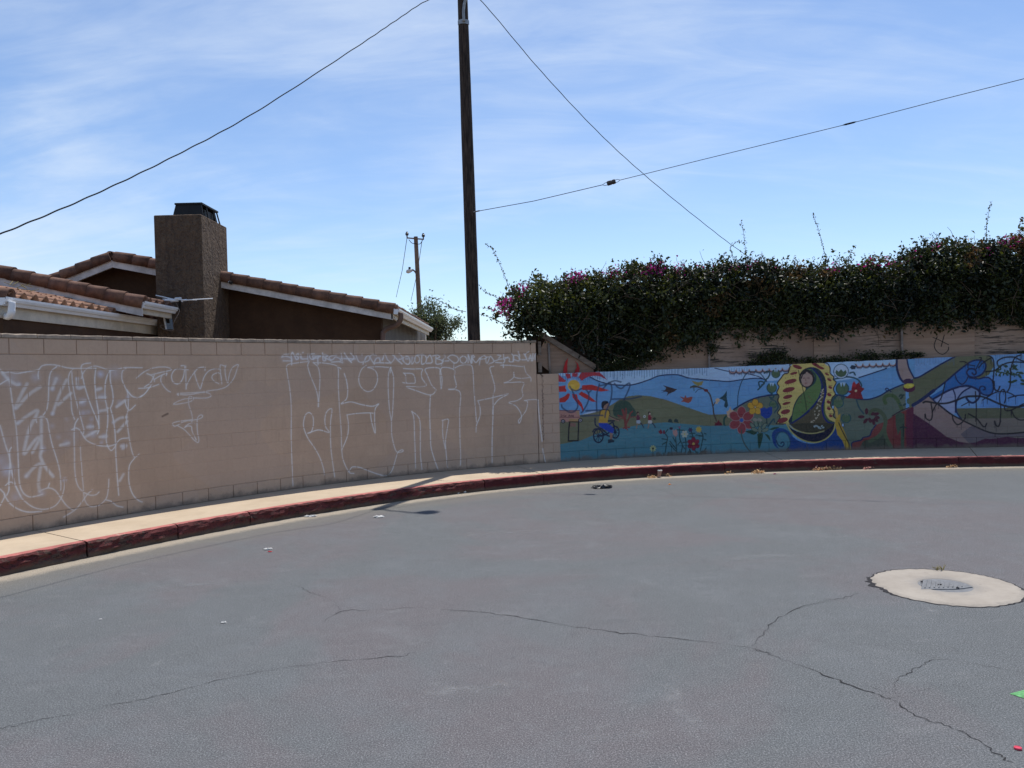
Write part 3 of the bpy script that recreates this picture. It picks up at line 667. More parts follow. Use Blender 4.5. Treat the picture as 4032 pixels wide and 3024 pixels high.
D1 = [[(185,135),(110,145),(75,185),(130,170),(200,185),(235,235),(160,240),(100,240)], [(240,110),(220,150),(230,200),(230,300)], [(250,120),(280,170),(300,215),(340,200),(300,150),(330,130)], [(330,130),(360,180),(390,210),(430,210),(470,210)], [(370,140),(390,200)], [(402,112),(408,108)], [(480,140),(480,210),(490,240)],
 [(580,130),(520,140),(510,180),(540,215),(590,205)], [(570,215),(560,160),(640,160),(580,190),(640,200)], [(640,160),(690,165),(640,190),(640,290)], [(710,120),(720,230),(760,225),(720,150),(790,160),(750,190),(840,235)], [(930,150),(850,165),(810,190),(860,225),(920,180),(1000,240),(850,260),(960,255),(1025,270)], [(1000,130),(1030,270)], [(1050,120),(1110,210),(1160,265)], [(1000,205),(1220,210)], [(1150,125),(1200,190),(1150,240),(1120,230)],
 [(1230,150),(1260,230),(1290,260),(1350,260)], [(1322,145),(1328,148)], [(1390,180),(1340,290)], [(1350,250),(1400,170),(1440,170),(1430,230),(1370,260)], [(1550,150),(1480,145),(1450,180),(1480,240),(1515,290)], [(1510,280),(1540,210),(1590,195),(1600,260),(1520,275)], [(1640,230),(1680,140),(1720,220),(1760,270),(1600,270)], [(1640,220),(1660,190)],
 [(1800,150),(1830,170),(1820,220),(1770,280)], [(1820,160),(1880,230),(1945,285)], [(1900,130),(1945,170),(1940,210),(1900,215)], [(1960,240),(1970,190),(2030,170),(2060,200),(2070,260),(2040,295),(1990,270),(1965,235)], [(2000,210),(2040,210)]]
E1 = [[(90,180),(85,290),(130,230),(150,160),(200,190),(200,250),(150,270),(120,190)], [(170,150),(260,145),(310,190),(300,260),(240,290),(240,160)], [(330,190),(370,150),(400,260),(310,280)], [(410,165),(480,150),(520,180),(470,205),(545,230),(560,270),(465,290),(460,170)], [(590,140),(600,190),(560,240),(660,240)], [(545,310),(550,280)], [(640,190),(700,150),(780,170),(810,220),(790,260),(740,270),(640,190)], [(740,270),(740,350)],
 [(870,170),(835,200),(850,260),(900,275),(940,230),(920,180),(870,165)], [(960,140),(960,270)], [(965,150),(1010,280),(1010,160)], [(1020,270),(1030,160),(1060,180),(1030,200),(1080,265),(1140,200)], [(1140,200),(1210,160),(1240,200),(1150,215)], [(1135,300),(1150,200)], [(1280,180),(1240,190),(1240,260),(1260,275),(1290,200),(1310,170),(1360,250),(1280,290)], [(1360,245),(1420,228)],
 [(1420,150),(1470,160),(1440,190)], [(1430,215),(1520,215),(1510,270),(1390,265)], [(1510,140),(1520,210),(1580,180)], [(1510,340),(1505,290)], [(1530,190),(1600,200),(1600,250),(1660,250),(1670,180),(1640,130)], [(1660,250),(1670,160),(1740,170),(1750,240),(1660,215)], [(1740,100),(1760,160),(1770,215),(1870,215),(1830,130)], [(1900,100),(1850,140),(1870,210),(1900,240),(1930,150),(1945,240)], [(1900,200),(1950,200)], [(1970,120),(1960,240),(1990,170),(2010,130),(2000,220)]]
lines(CW, TD, D1, 0.019, 0.85, soft=0.005); lines(CW, TE, E1, 0.018, 0.85, soft=0.005)
CW.crop(*TD)
for k in range(26): CW.spray(100+k*80, 200, 0.10, 0.22, (0.55, 0.56, 0.68))

def uneven(cv, seed):
    r = np.random.default_rng(seed); f = np.zeros((cv.h, cv.w), np.float32)
    for cells, wt in ((0.5, .5), (0.12, .35), (0.03, .25)):
        k = max(2, int(cells/cv.res)); c = r.uniform(-1, 1, (cv.h//k+3, cv.w//k+3)).astype(np.float32)
        yy = np.arange(cv.h)/k; xx = np.arange(cv.w)/k; yi = yy.astype(int); xi = xx.astype(int); fy = (yy-yi)[:, None]; fx = (xx-xi)[None]
        f += wt*(c[yi][:, xi]*(1-fx)*(1-fy)+c[yi][:, xi+1]*fx*(1-fy)+c[yi+1][:, xi]*(1-fx)*fy+c[yi+1][:, xi+1]*fx*fy)
    cv.A *= np.clip(0.88+0.42*f, 0.35, 1.0)
uneven(CW, 3)
# --- the mural
U_M0 = wall.hit(2199, 1480)[0]                   # left edge of the painted scene
CM = Canvas(wall, U_END, wall.u[-1], SW-0.05, SW+2.1)
exec_mural = True
NAVY = (0.010, 0.022, 0.085); INK = (0.012, 0.012, 0.02)
SKYB = (0.14, 0.32, 0.56); SKYL = (0.38, 0.54, 0.72); TEAL = (0.075, 0.21, 0.26); OLIVE = (0.165, 0.165, 0.095); HILL = (0.125, 0.155, 0.115)
RED = (0.42, 0.025, 0.025); DGRN = (0.02, 0.06, 0.05); MAR = (0.17, 0.015, 0.03)
T1 = (2170, 1400, 4.367); T2 = (2080, 1350, 2.765); T3 = (2560, 1550, 4.424); T4 = (2760, 1350, 2.765); T5 = (3200, 1400, 4.148); T6 = (3600, 1380, 3.949)
def flower(cx, cy, n, dist, rx, ry, col, ccol, cr, a0=0.0, edge=None):
    for i in range(n):
        a = a0+2*math.pi*i/n
        if edge: CM.ell(cx+dist*math.cos(a), cy+dist*math.sin(a)*1.05, rx*1.13, ry*1.13, edge, a)
        CM.ell(cx+dist*math.cos(a), cy+dist*math.sin(a)*1.05, rx, ry, col, a)
    CM.ell(cx, cy, cr, cr, ccol)
def mural():
    c = CM
    c.crop(0, 0, 1)
    c.poly([(2199,1380),(4500,1250),(4500,1870),(2199,1900)], SKYB)
    # first panel: light band, hill, meadow
    c.crop(*T2)
    band = [(670,370),(760,415),(860,445),(960,458),(1100,460),(1200,440),(1320,400),(1420,360),(1540,347),(1640,350),(1760,385),(1960,405),(2200,420)]
    c.poly([(330,200)]+[(330,360),(500,365)]+band+[(2200,200)], SKYL)
    c.poly([(320,810),(480,800),(600,780),(760,745),(880,690),(990,620),(1090,580),(1200,570),(1330,580),(1500,620),(1700,690),(1900,760),(1965,780),(2260,775),(2260,950),(1960,905),(1500,865),(1300,880),(1120,910),(900,950),(720,1000),(580,1060),(320,1120)], OLIVE)
    c.poly([(320,1110),(580,1060),(720,1000),(900,950),(1120,910),(1300,880),(1500,865),(1960,905),(2260,900),(2260,1350),(320,1400)], TEAL)
    c.stroke(band, 0.020, NAVY)
    c.poly([(580,780),(680,745),(760,738),(740,752),(640,775)], (0.45,0.55,0.68))
    for k in range(60):
        x = 350+k*27+random.uniform(-7, 7); y0 = 335-(x-330)*0.042
        if 1955 < x < 2010: continue
        c.stroke([(x, y0-12), (x+random.uniform(-3, 3), y0+random.uniform(55, 95))], 0.009, (0.05,0.12,0.27), 0.75, 0.004)
    # sun
    c.crop(*T1)
    for pl in ([(115,310),(180,370),(255,430),(240,455),(130,450)], [(240,310),(320,310),(345,385),(275,400)], [(365,300),(455,300),(455,365),(360,365)],
      [(520,290),(830,285),(900,350),(970,425),(850,360),(760,345),(650,360),(580,395),(525,435),(470,370)], [(535,510),(700,500),(830,540),(1005,600),(860,620),(700,595),(520,590)],
      [(520,615),(640,680),(760,780),(800,805),(700,790),(570,730),(470,665)], [(360,660),(440,665),(460,740),(530,830),(565,940),(545,975),(510,880),(430,800),(370,720)],
      [(290,645),(325,665),(300,740),(240,800),(145,805),(140,740),(230,700)], [(130,530),(250,512),(245,560),(270,600),(250,625),(135,625)]): c.poly(pl, RED)
    c.ell(390, 500, 125, 120, (0.22,0.36,0.60)); c.ell(390, 515, 105, 98, (0.62,0.36,0.05)); c.ell(360, 550, 60, 55, (0.66,0.42,0.06))
    for k in range(30):
        x = 140+k*27; c.stroke([(x, 300), (x+4, random.uniform(390, 440))], 0.008, (0.06,0.08,0.2), 0.5, 0.004)
    # bus and box
    c.poly([(120,945),(485,945),(495,1050),(490,1140),(120,1140)], (0.44,0.225,0.185)); c.stroke([(120,1062),(490,1062)], 0.01, (0.2,0.08,0.08)); c.stroke([(120,945),(490,945)], 0.01, (0.18,0.08,0.08))
    c.poly([(310,1085),(470,1085),(470,1140),(310,1140)], (0.40,0.24,0.11)); c.poly([(440,955),(485,955),(490,1020),(445,1020)], (0.42,0.27,0.16))
    for lt in ([(165,1020),(185,1020),(185,1045),(165,1045)], [(205,1020),(205,1045)], [(225,1015),(225,1045),(238,1045)], [(255,1025),(245,1033),(258,1040),(245,1046)], [(300,1047),(313,1018),(326,1047)], [(305,1037),(321,1037)], [(340,1047),(340,1028),(355,1030),(356,1047)], [(385,1030),(370,1032),(370,1045),(385,1045),(386,1060),(372,1060)]):
        c.stroke(lt, 0.011, (0.12,0.05,0.06), 0.9, 0.004, smooth=False)
    for x, y in ((205,1130),(502,1112)):
        c.ell(x, y, 38, 38, INK); c.ell(x, y, 24, 24, (0.28,0.27,0.30)); c.ell(x, y, 10, 10, INK)
    c.poly([(325,1160),(425,1160),(425,1220),(325,1220)], (0.24,0.13,0.10))
    c.stroke([(318,1150),(305,1260),(296,1466),(464,1466),(472,1145)], 0.026, INK, 1, 0.004, smooth=False); c.stroke([(305,1140),(475,1140)], 0.018, INK)
    # tree
    c.poly([(1060,940),(1090,850),(1150,790),(1250,770),(1340,800),(1400,880),(1450,950),(1455,1040),(1380,1060),(1320,1000),(1250,1040),(1130,1060),(1070,1010)], (0.035,0.075,0.055), True)
    for st, wd in (([(1285,1245),(1275,1120),(1250,1000),(1230,940)],.05), ([(1285,1190),(1340,1070),(1360,1000),(1400,960)],.028), ([(1265,1090),(1215,1050),(1150,1030)],.024), ([(1270,1110),(1290,1000),(1285,910)],.026), ([(1240,1250),(1280,1235),(1350,1235)],.02), ([(1290,1240),(1315,1280)],.016), ([(1330,1080),(1420,1050),(1490,1070)],.012), ([(1245,1085),(1160,1070)],.012)):
        c.stroke(st, wd, (0.22,0.05,0.045))
    # cyclist
    BK = (0.006,0.018,0.05)
    for cx_, cy_, rx, ry in ((812,1380,82,115),(1102,1318,66,100)):
        a = np.linspace(0, 2*math.pi, 30); c.stroke([(cx_+rx*math.cos(t), cy_+ry*math.sin(t)) for t in a], 0.024, BK, smooth=False)
        for k in range(9):
            t = k*math.pi/4.5+.2; c.stroke([(cx_, cy_), (cx_+rx*math.cos(t), cy_+ry*math.sin(t))], 0.007, BK)
        c.ell(cx_, cy_, 24, 26, BK)
    for st in ([(755,1080),(762,1190),(830,1240),(880,1260)], [(812,1380),(960,1350),(1090,1205)], [(880,1270),(960,1340)], [(1000,1178),(1060,1150),(1075,1200),(1102,1318)], [(880,1330),(960,1370),(1010,1390)], [(975,1125),(1085,1125)], [(715,1310),(750,1265),(830,1250)]): c.stroke(st, 0.024, BK)
    c.poly([(815,1160),(955,1158),(1040,1210),(1085,1270),(1060,1340),(985,1312),(900,1260),(830,1220)], (0.01,0.05,0.36))
    c.poly([(1008,1325),(1060,1338),(1048,1445),(1008,1445)], (0.26,0.15,0.11)); c.poly([(972,1445),(1040,1438),(1092,1462),(1080,1490),(1040,1495),(980,1508)], (0.012,0.03,0.05))
    c.poly([(860,938),(985,938),(1008,1000),(985,1060),(968,1162),(815,1155),(838,1010)], (0.50,0.30,0.05)); c.stroke([(838,1010),(860,938),(985,938),(1012,1010)], 0.012, INK)
    c.poly([(995,1030),(1060,1065),(1180,1110),(1165,1135),(1090,1110),(1000,1060)], (0.30,0.18,0.13)); c.stroke([(1000,1030),(1060,1065),(1180,1110)], 0.01, INK)
    c.poly([(900,840),(985,810),(998,870),(975,920),(905,915)], (0.30,0.18,0.13), True)
    c.poly([(865,860),(870,805),(920,775),(975,790),(985,815),(930,845),(905,880),(895,925),(870,900)], (0.008,0.01,0.02), True)
    # running children and ball
    for hx, sh, tr in ((1490,(0.13,0.02,0.05),(0.35,0.40,0.48)), (1690,(0.22,0.02,0.04),(0.50,0.47,0.45))):
        c.ell(hx, 990, 24, 26, (0.02,0.015,0.015)); c.ell(hx+6, 1000, 14, 17, (0.28,0.16,0.12) if hx < 1600 else (0.5,0.36,0.3))
        c.poly([(hx-22,1020),(hx+30,1025),(hx+40,1075),(hx+25,1118),(hx-22,1115)], sh); c.poly([(hx-22,1112),(hx+35,1112),(hx+58,1160),(hx+10,1172),(hx-25,1170)], tr)
        c.stroke([(hx-8,1170),(hx-15,1210),(hx-25,1245)], .018, (0.28,0.18,0.14)); c.stroke([(hx+48,1158),(hx+80,1195),(hx+100,1235)], .016, (0.03,0.03,0.06)); c.stroke([(hx+25,1040),(hx+70,1075)], .012, (0.25,0.15,0.12))
    c.ell(1606, 1048, 22, 24, (0.5,0.52,0.50)); c.ell(1606, 1050, 8, 8, INK); c.ell(1775, 1085, 28, 22, (0.03,0.05,0.03))
    # blue aerosol letters across the cyclist
    for st in ([(320,530),(370,620),(420,740),(455,830),(450,900),(400,960),(330,975),(250,940),(190,890),(180,850)], [(360,580),(430,605),(520,570)], [(600,590),(640,640),(650,720),(620,830),(550,950),(520,980)], [(640,640),(690,600)], [(830,490),(810,560),(790,640),(780,800),(785,960)], [(600,950),(780,940),(860,940)],
      [(840,520),(960,490),(1000,465),(1100,435),(1200,455)], [(890,570),(990,470),(1030,500),(1045,600),(1030,740),(1000,830),(940,970),(925,1060)], [(520,1040),(700,1030),(890,1030)], [(1090,480),(1140,540),(1210,565),(1280,510),(1340,475),(1355,520),(1310,640),(1250,760)], [(1050,750),(1200,745),(1380,740),(1550,700)]):
        c.stroke(st, 0.022, (0.02,0.045,0.10), 0.8, 0.012)
    # birds, branch
    c.crop(*T2)
    c.poly([(1465,460),(1530,480),(1600,500),(1622,503),(1590,530),(1530,555),(1505,582),(1520,540),(1490,530),(1445,545),(1480,525),(1445,518),(1490,515),(1500,490)], (0.045,0.03,0.035))
    c.poly([(1645,580),(1700,597),(1708,565),(1725,597),(1775,585),(1792,592),(1770,640),(1740,657),(1690,640),(1660,642),(1690,620)], (0.30,0.07,0.05))
    c.poly([(1775,410),(1850,430),(1908,412),(1890,460),(1850,472),(1810,450)], (0.26,0.22,0.08)); c.stroke([(1765,490),(1800,465),(1830,470)], .016, (0.04,0.10,0.06)); c.stroke([(1800,470),(1805,520)], .012, (0.04,0.10,0.06)); c.stroke([(1820,540),(1850,510),(1900,500)], .01, (0.03,0.07,0.12))
    c.stroke([(1770,480),(1850,480),(1930,515),(1975,560),(1995,620),(2012,700),(2020,770),(2050,850)], .026, (0.07,0.05,0.04)); c.ell(1935, 518, 24, 16, (0.12,0.02,0.03)); c.stroke([(2012,690),(2035,645)], .014, (0.06,0.04,0.03))
    c.ell(2062, 625, 24, 22, (0.55,0.38,0.25)); c.ell(2050, 655, 14, 10, (0.55,0.40,0.28))
    c.poly([(2075,605),(2110,585),(2135,560),(2162,518),(2160,590),(2176,680),(2158,712),(2130,690),(2142,640),(2112,618)], (0.015,0.055,0.075))
    for x in (1543, 1607): c.poly([(x-24,862),(x-18,838),(x,824),(x+22,838),(x+30,872)], (0.02,0.045,0.045))
    # garden flowers
    c.crop(*T3)
    GS = (0.012,0.05,0.055)
    for k in range(80):
        x = random.uniform(110, 1050); y = 1085-x*0.022; c.stroke([(x, y), (x+random.uniform(-18, 18), y-random.uniform(20, 60))], .012, (0.012,0.06,0.06), .8)
    c.poly([(640,1065),(690,950),(740,1060)], GS); c.poly([(830,1062),(900,990),(1000,1000),(1030,1058)], GS)
    for st in ([(440,740),(455,900),(465,1060)], [(510,590),(515,780),(560,900),(530,1060)], [(610,760),(625,900),(610,1060)], [(250,680),(300,760),(282,880),(262,1030)], [(890,660),(920,740),(905,840),(872,990)], [(720,670),(750,770)], [(345,830),(450,960)], [(340,870),(400,950),(460,1010)], [(395,760),(440,840)], [(770,980),(830,1050)], [(530,830),(480,890)], [(600,960),(560,900)], [(570,850),(660,840)], [(925,790),(985,810)], [(920,745),(800,720)], [(690,690),(780,690)], [(690,750),(770,760)], [(470,630),(590,640)], [(205,785),(300,800)], [(210,885),(290,840)], [(265,680),(310,620)], [(940,690),(1000,720),(1030,800),(1000,900),(930,1020)]): c.stroke(st, .016, GS)
    c.poly([(145,640),(165,650),(180,612),(205,650),(220,690),(180,705),(150,680)], MAR); c.ell(240, 670, 20, 35, (0.13,0.02,0.05)); c.ell(365, 608, 32, 22, (0.03,0.02,0.05))
    c.poly([(390,615),(420,650),(440,620),(470,640),(478,710),(445,755),(400,710)], (0.42,0.22,0.20)); c.poly([(490,565),(512,580),(530,560),(520,605),(505,605)], (0.32,0.05,0.14))
    flower(600, 705, 6, 36, 28, 20, (0.42,0.44,0.36), (0.5,0.40,0.12), 14); flower(700, 632, 6, 24, 18, 12, (0.035,0.02,0.07), (0.1,0.02,0.1), 8); flower(845, 625, 9, 34, 22, 10, (0.52,0.36,0.05), (0.55,0.30,0.04), 16)
    flower(755, 875, 6, 66, 44, 36, (0.21,0.012,0.035), (0.5,0.32,0.08), 24, .5, (0.05,0.01,0.02)); flower(48, 955, 9, 36, 22, 12, (0.42,0.42,0.20), INK, 20); c.stroke([(48,980),(45,1080)], .01, GS)
    for st in ([(1250,580),(1300,650),(1300,750),(1250,880),(1170,940),(1090,1000)], [(1330,385),(1290,440),(1290,530),(1320,600),(1300,680)], [(1110,935),(1200,970),(1290,1050)], [(1080,720),(1085,900),(1110,980)]): c.stroke(st, .034, (0.012,0.07,0.055))
    c.poly([(1065,560),(1110,600),(1110,710),(1070,720)], (0.015,0.08,0.04)); c.poly([(1130,600),(1170,610),(1150,730),(1120,730)], (0.015,0.08,0.04)); c.ell(1345, 605, 34, 30, (0.012,0.06,0.06), -.6); c.ell(1215, 700, 48, 24, (0.015,0.08,0.055), .5)
    c.ell(1190, 550, 66, 58, (0.10,0.008,0.02)); c.poly([(1110,495),(1160,510),(1195,450),(1215,510),(1250,520),(1190,580)], (0.13,0.01,0.025)); c.poly([(1105,600),(1150,560),(1180,600)], (0.10,0.01,0.02))
    flower(1148, 800, 7, 40, 26, 20, (0.50,0.24,0.10), (0.12,0.03,0.02), 12, .2, (0.15,0.07,0.04))
    c.stroke([(1570,640),(1578,780),(1640,900),(1760,1030)], .022, (0.07,0.07,0.05)); c.ell(1680, 790, 82, 48, (0.25,0.22,0.09), -.75); c.stroke([(1620,850),(1740,730)], .008, (0.1,0.1,0.05)); c.stroke([(1460,945),(1560,950),(1630,910)], .012, (0.02,0.06,0.08))
    c.poly([(1330,310),(1370,290),(1395,225),(1420,285),(1490,290),(1450,400),(1390,425),(1345,395)], (0.55,0.36,0.24), True)
    c.crop(*T4)
    c.poly([(300,250),(640,230),(720,395),(600,383),(450,400),(300,420),(150,410),(70,402),(70,250)], SKYL)
    c.poly([(640,225),(2150,150),(2150,240),(2050,270),(1900,320),(1720,378),(1450,420),(1000,400),(715,415)], SKYL)
    c.poly([(355,725),(480,650),(600,600),(720,575),(830,562),(900,560),(900,910),(340,905)], HILL); c.poly([(1400,560),(1600,590),(1750,615),(1850,610),(1960,570),(2050,515),(2130,480),(2230,440),(2230,1200),(1400,1200)], HILL)
    c.poly([(60,905),(960,895),(1000,1000),(1000,1220),(60,1240)], TEAL)
    c.stroke([(0,400),(150,410),(300,420),(450,400),(600,385),(700,400),(715,420)], .018, NAVY); c.stroke([(150,275),(300,310),(480,330),(620,365),(700,405)], .014, NAVY); c.stroke([(355,725),(480,650),(600,600),(720,575),(835,562)], .026, NAVY); c.stroke([(1450,560),(1600,590),(1750,615),(1850,610),(1960,570),(2050,515),(2200,452)], .024, NAVY); c.stroke([(1720,378),(1900,320),(2020,278)], .02, NAVY)
    for k in range(8): c.stroke([(305+k*28, 275), (306+k*28, random.uniform(320, 365))], .008, (0.05,0.12,0.27), .6, .004)
    for x0, nsc, ytop in ((310, 9, 300), (1690, 6, 235)):
        for k in range(nsc):
            xa = x0+k*72; y0 = ytop-(xa-x0)*.04
            arc = [(xa+36-36*math.cos(t), y0+26*math.sin(t)) for t in np.linspace(0, math.pi, 8)]
            c.stroke(arc, .022, (0.40,0.24,0.22)); c.stroke([(x, y+9) for x, y in arc], .012, (0.03,0.025,0.05))
            for x, y in arc[1:-1]: c.ell(x, y+20, 6, 6, (0.03,0.025,0.05)); c.ell(x, y+20, 3, 3, (0.5,0.5,0.6))
    c.stroke([(400,690),(405,560),(440,430),(500,330),(560,310),(640,330),(700,400)], .014, (0.02,0.06,0.10))
    # foliage ornaments
    for st in ([(640,480),(630,430),(660,420),(690,440),(660,460)], [(690,330),(720,310),(750,330),(730,380),(700,400)], [(620,510),(670,460),(710,400)], [(750,540),(790,570),(780,600),(745,590)], [(760,610),(810,640),(840,700),(800,760)], [(1430,400),(1500,385),(1600,370),(1700,395),(1745,450),(1745,490)], [(1620,330),(1660,320),(1680,350)], [(1480,580),(1440,610),(1430,680)], [(1500,600),(1560,590),(1540,620)], [(730,910),(790,830),(800,860)], [(1690,610),(1720,700),(1770,770)]): c.stroke(st, .026, (0.02,0.07,0.09))
    for cx_, cy_, r in ((815,335,42),(770,490,48),(1540,500,62),(1495,650,52),(1580,820,46),(785,670,36)):
        c.ell(cx_, cy_, r*1.2, r*1.2, (0.02,0.08,0.10)); c.ell(cx_, cy_, r, r, (0.085,0.14,0.075)); c.poly([(cx_-r*.5, cy_-r*1.15),(cx_-r*.2, cy_-r*.3),(cx_, cy_-r*1.1),(cx_+r*.3, cy_-r*.3),(cx_+r*.6, cy_-r*1.1)], SKYL if cy_ < 560 else HILL)
    c.ell(1525, 310, 84, 82, (0.02,0.06,0.10)); c.ell(1525, 310, 76, 74, (0.45,0.55,0.66)); c.ell(1525, 322, 60, 50, (0.07,0.12,0.065)); c.poly([(1470,290),(1500,315),(1525,285),(1550,315),(1580,290),(1570,265),(1480,265)], (0.45,0.55,0.66)); c.poly([(1620,270),(1640,240),(1690,250),(1680,285),(1640,290)], (0.02,0.035,0.06))
    # red, yellow and blue flowers by the figure
    flower(442, 842, 6, 84, 58, 44, (0.27,0.045,0.055), (0.02,0.10,0.38), 20, .52, (0.36,0.20,0.20)); c.stroke([(440,945),(445,1020),(480,1110),(540,1190)], .02, (0.06,0.08,0.07))
    flower(590, 700, 5, 48, 36, 32, (0.58,0.31,0.035), (0.62,0.5,0.3), 8, -.3, (0.16,0.07,0.02))
    c.poly([(642,712),(665,715),(690,700),(715,715),(745,700),(775,695),(776,770),(745,815),(700,825),(655,790)], (0.008,0.045,0.27)); c.stroke([(715,825),(718,900)], .016, GS)
    for pl in ([(475,965),(550,950),(610,975),(570,1000)], [(612,990),(675,995),(632,1155)], [(690,985),(740,1010),(752,1065)], [(740,945),(790,920),(855,918),(790,945)]): c.poly(pl, (0.012,0.055,0.035), True)
    for cx_, cy_, a in ((560,900,.9),(600,880,1.3),(645,885,1.7),(690,905,2.2),(585,945,.4),(640,950,1.57),(700,950,2.8)): c.ell(cx_, cy_, 42, 22, (0.03,0.06,0.05), a); c.ell(cx_, cy_, 36, 16, (0.15,0.20,0.15), a)
    for x in (590, 640): c.ell(x, 838, 26, 18, (0.28,0.25,0.2), .3)
    # wave and ribbon
    c.poly([(770,1010),(785,965),(830,932),(890,930),(950,960),(1010,1030),(1100,1080),(1240,1095),(1380,1030),(1450,930),(1470,935),(1490,1000),(1540,1060),(1575,1150),(1575,1200),(960,1220),(940,1160),(840,1150),(790,1100)], (0.008,0.05,0.20), True)
    c.ell(893, 1070, 76, 98, TEAL); c.stroke([(820,1060),(840,1110),(880,1130),(905,1100),(890,1080),(870,1095)], .022, (0.01,0.04,0.10)); c.stroke([(810,1040),(830,990),(890,970),(940,1000),(968,1060),(965,1120),(930,1165)], .014, (0.02,0.08,0.12))
    # backing panel behind the robed figure
    mand = [(820,880),(862,805),(835,760),(868,700),(838,630),(850,580),(826,540),(850,480),(832,440),(870,385),(905,340),(950,325),(970,260),(1000,228),(1330,215),(1400,260),(1408,330),(1445,370),(1440,400),(1472,430),(1442,500),(1462,560),(1428,600),(1412,680),(1450,750),(1440,800),(1500,850),(1440,885),(1000,885)]
    c.poly(mand, (0.60,0.47,0.15)); c.stroke(mand+mand[:1], .018, (0.03,0.02,0.03))
    for cx_, cy_, rx, ry in ((1010,332,42,15),(975,420,68,24),(955,510,68,26),(945,587,52,21),(930,658,46,15),(920,750,52,26),(890,842,58,28),(1050,262,52,20),(1250,240,50,18),(1300,270,45,15),(1372,342,25,11),(1398,402,26,13),(1408,485,23,15),(1397,565,26,17),(1390,645,24,17),(1392,715,23,17),(1412,795,21,15)):
        rt_ = -.25 if cx_ < 1200 else .45
        if cx_ in (1050, 1300): rt_ = .3
        c.ell(cx_, cy_, rx, ry, (0.20,0.03,0.035), rt_)
        for k in range(5): c.ell(cx_-rx*.8+k*rx*.4, cy_-ry*1.5-(k*rx*.09 if cx_ < 1200 else 0), 4, 4, (0.08,0.03,0.02))
    # hooded figure in a green cloak
    c.poly([(1078,345),(1110,295),(1190,264),(1280,285),(1345,365),(1368,470),(1368,560),(1345,650),(1345,740),(1375,820),(1450,885),(985,885),(992,770),(1012,680),(1060,590),(1140,505),(1085,440)], (0.012,0.03,0.05), True)
    c.poly([(1100,300),(1190,285),(1265,320),(1305,400),(1312,480),(1285,590),(1210,690),(1100,790),(1000,872),(1000,780),(1020,690),(1068,600),(1150,510),(1220,440),(1235,370)], (0.105,0.185,0.06), True)
    c.poly([(1318,500),(1345,570),(1325,680),(1340,780),(1390,850),(1440,882),(1000,882),(1120,800),(1230,700),(1300,590)], (0.090,0.075,0.042), True)
    c.poly([(1352,620),(1350,740),(1385,820),(1440,870),(1395,868),(1345,800),(1335,700)], (0.06,0.12,0.05), True)
    c.stroke([(1150,500),(1235,430),(1245,360),(1200,300)], .03, (0.02,0.06,0.07)); c.stroke([(1210,275),(1290,370),(1318,480),(1285,600),(1205,705),(1100,800),(980,880)], .030, (0.008,0.02,0.12)); c.stroke([(1360,480),(1345,600),(1322,690),(1335,790),(1380,860),(1440,880)], .030, (0.012,0.02,0.16))
    c.ell(1150, 388, 84, 100, (0.018,0.015,0.02)); c.ell(1150, 395, 66, 80, (0.40,0.265,0.215)); c.poly([(1085,380),(1110,330),(1150,305),(1140,330),(1110,350),(1095,400)], (0.018,0.015,0.02)); c.poly([(1150,305),(1190,320),(1222,370),(1200,350),(1160,320)], (0.018,0.015,0.02))
    c.stroke([(1112,385),(1130,383)], .008, (0.08,0.04,0.04)); c.stroke([(1160,382),(1180,384)], .008, (0.08,0.04,0.04)); c.stroke([(1142,390),(1138,412),(1148,414)], .006, (0.22,0.12,0.1)); c.stroke([(1135,437),(1155,437)], .008, (0.25,0.07,0.07))
    c.stroke([(1060,300),(1090,420),(1130,600),(1150,730)], .010, (0.03,0.04,0.02))
    for k in range(26):
        t = k/25; x = 1335-105*t+random.uniform(-24, 24)*(.4+t); y = 500+370*t+random.uniform(-10, 10); c.ell(x, y, 12, 6, (0.45,0.40,0.28), random.uniform(0, 3)); 
    for k in range(14): c.ell(random.uniform(1040, 1240), random.uniform(560, 760), 9, 9, (0.13,0.10,0.05), al=.7)
    c.poly([(955,878),(1445,878),(1385,945),(1290,980),(1150,985),(1040,950)], (0.045,0.042,0.025), True)
    c.poly([(925,868),(985,930),(1080,975),(1200,990),(1320,970),(1410,920),(1465,862),(1440,960),(1360,1040),(1240,1085),(1110,1060),(1000,985)], (0.004,0.007,0.03), True)
    c.stroke([(925,868),(990,975),(1100,1055),(1240,1085),(1360,1045),(1440,960),(1465,865)], .022, (0.42,0.37,0.13)); c.stroke([(935,872),(1010,935),(1120,978),(1230,985),(1340,960)], .018, (0.40,0.35,0.14))
    for k in range(7): c.ell(1235+k*16, 905+random.uniform(-20, 25), 13, 9, (0.30,0.38,0.38), random.uniform(0, 3))
    c.poly([(1460,875),(1475,800),(1520,770),(1510,850),(1560,960),(1595,1050),(1640,1160),(1640,1190),(1570,1195),(1572,1150),(1540,1065),(1485,1000)], (0.46,0.29,0.04)); c.stroke([(1500,870),(1530,940),(1575,1030),(1610,1100),(1612,1170)], .018, (0.03,0.025,0.02)); c.stroke([(1480,800),(1470,730),(1440,690)], .05, (0.50,0.34,0.10))
    for x, y in ((1437,700),(1545,895)): c.ell(x, y, 16, 24, INK); c.ell(x, y, 11, 18, (0.28,0.42,0.60))
    # lily, dark flower, curls, red earth
    c.poly([(1640,485),(1650,440),(1668,418),(1690,452),(1722,425),(1742,480),(1782,500),(1742,540),(1768,612),(1570,602),(1632,550),(1588,530),(1640,515)], (0.21,0.012,0.022)); c.ell(1687, 523, 13, 13, (0.55,0.45,0.28)); c.poly([(1640,485),(1650,440),(1668,418),(1690,452),(1690,480)], (0.36,0.02,0.03))
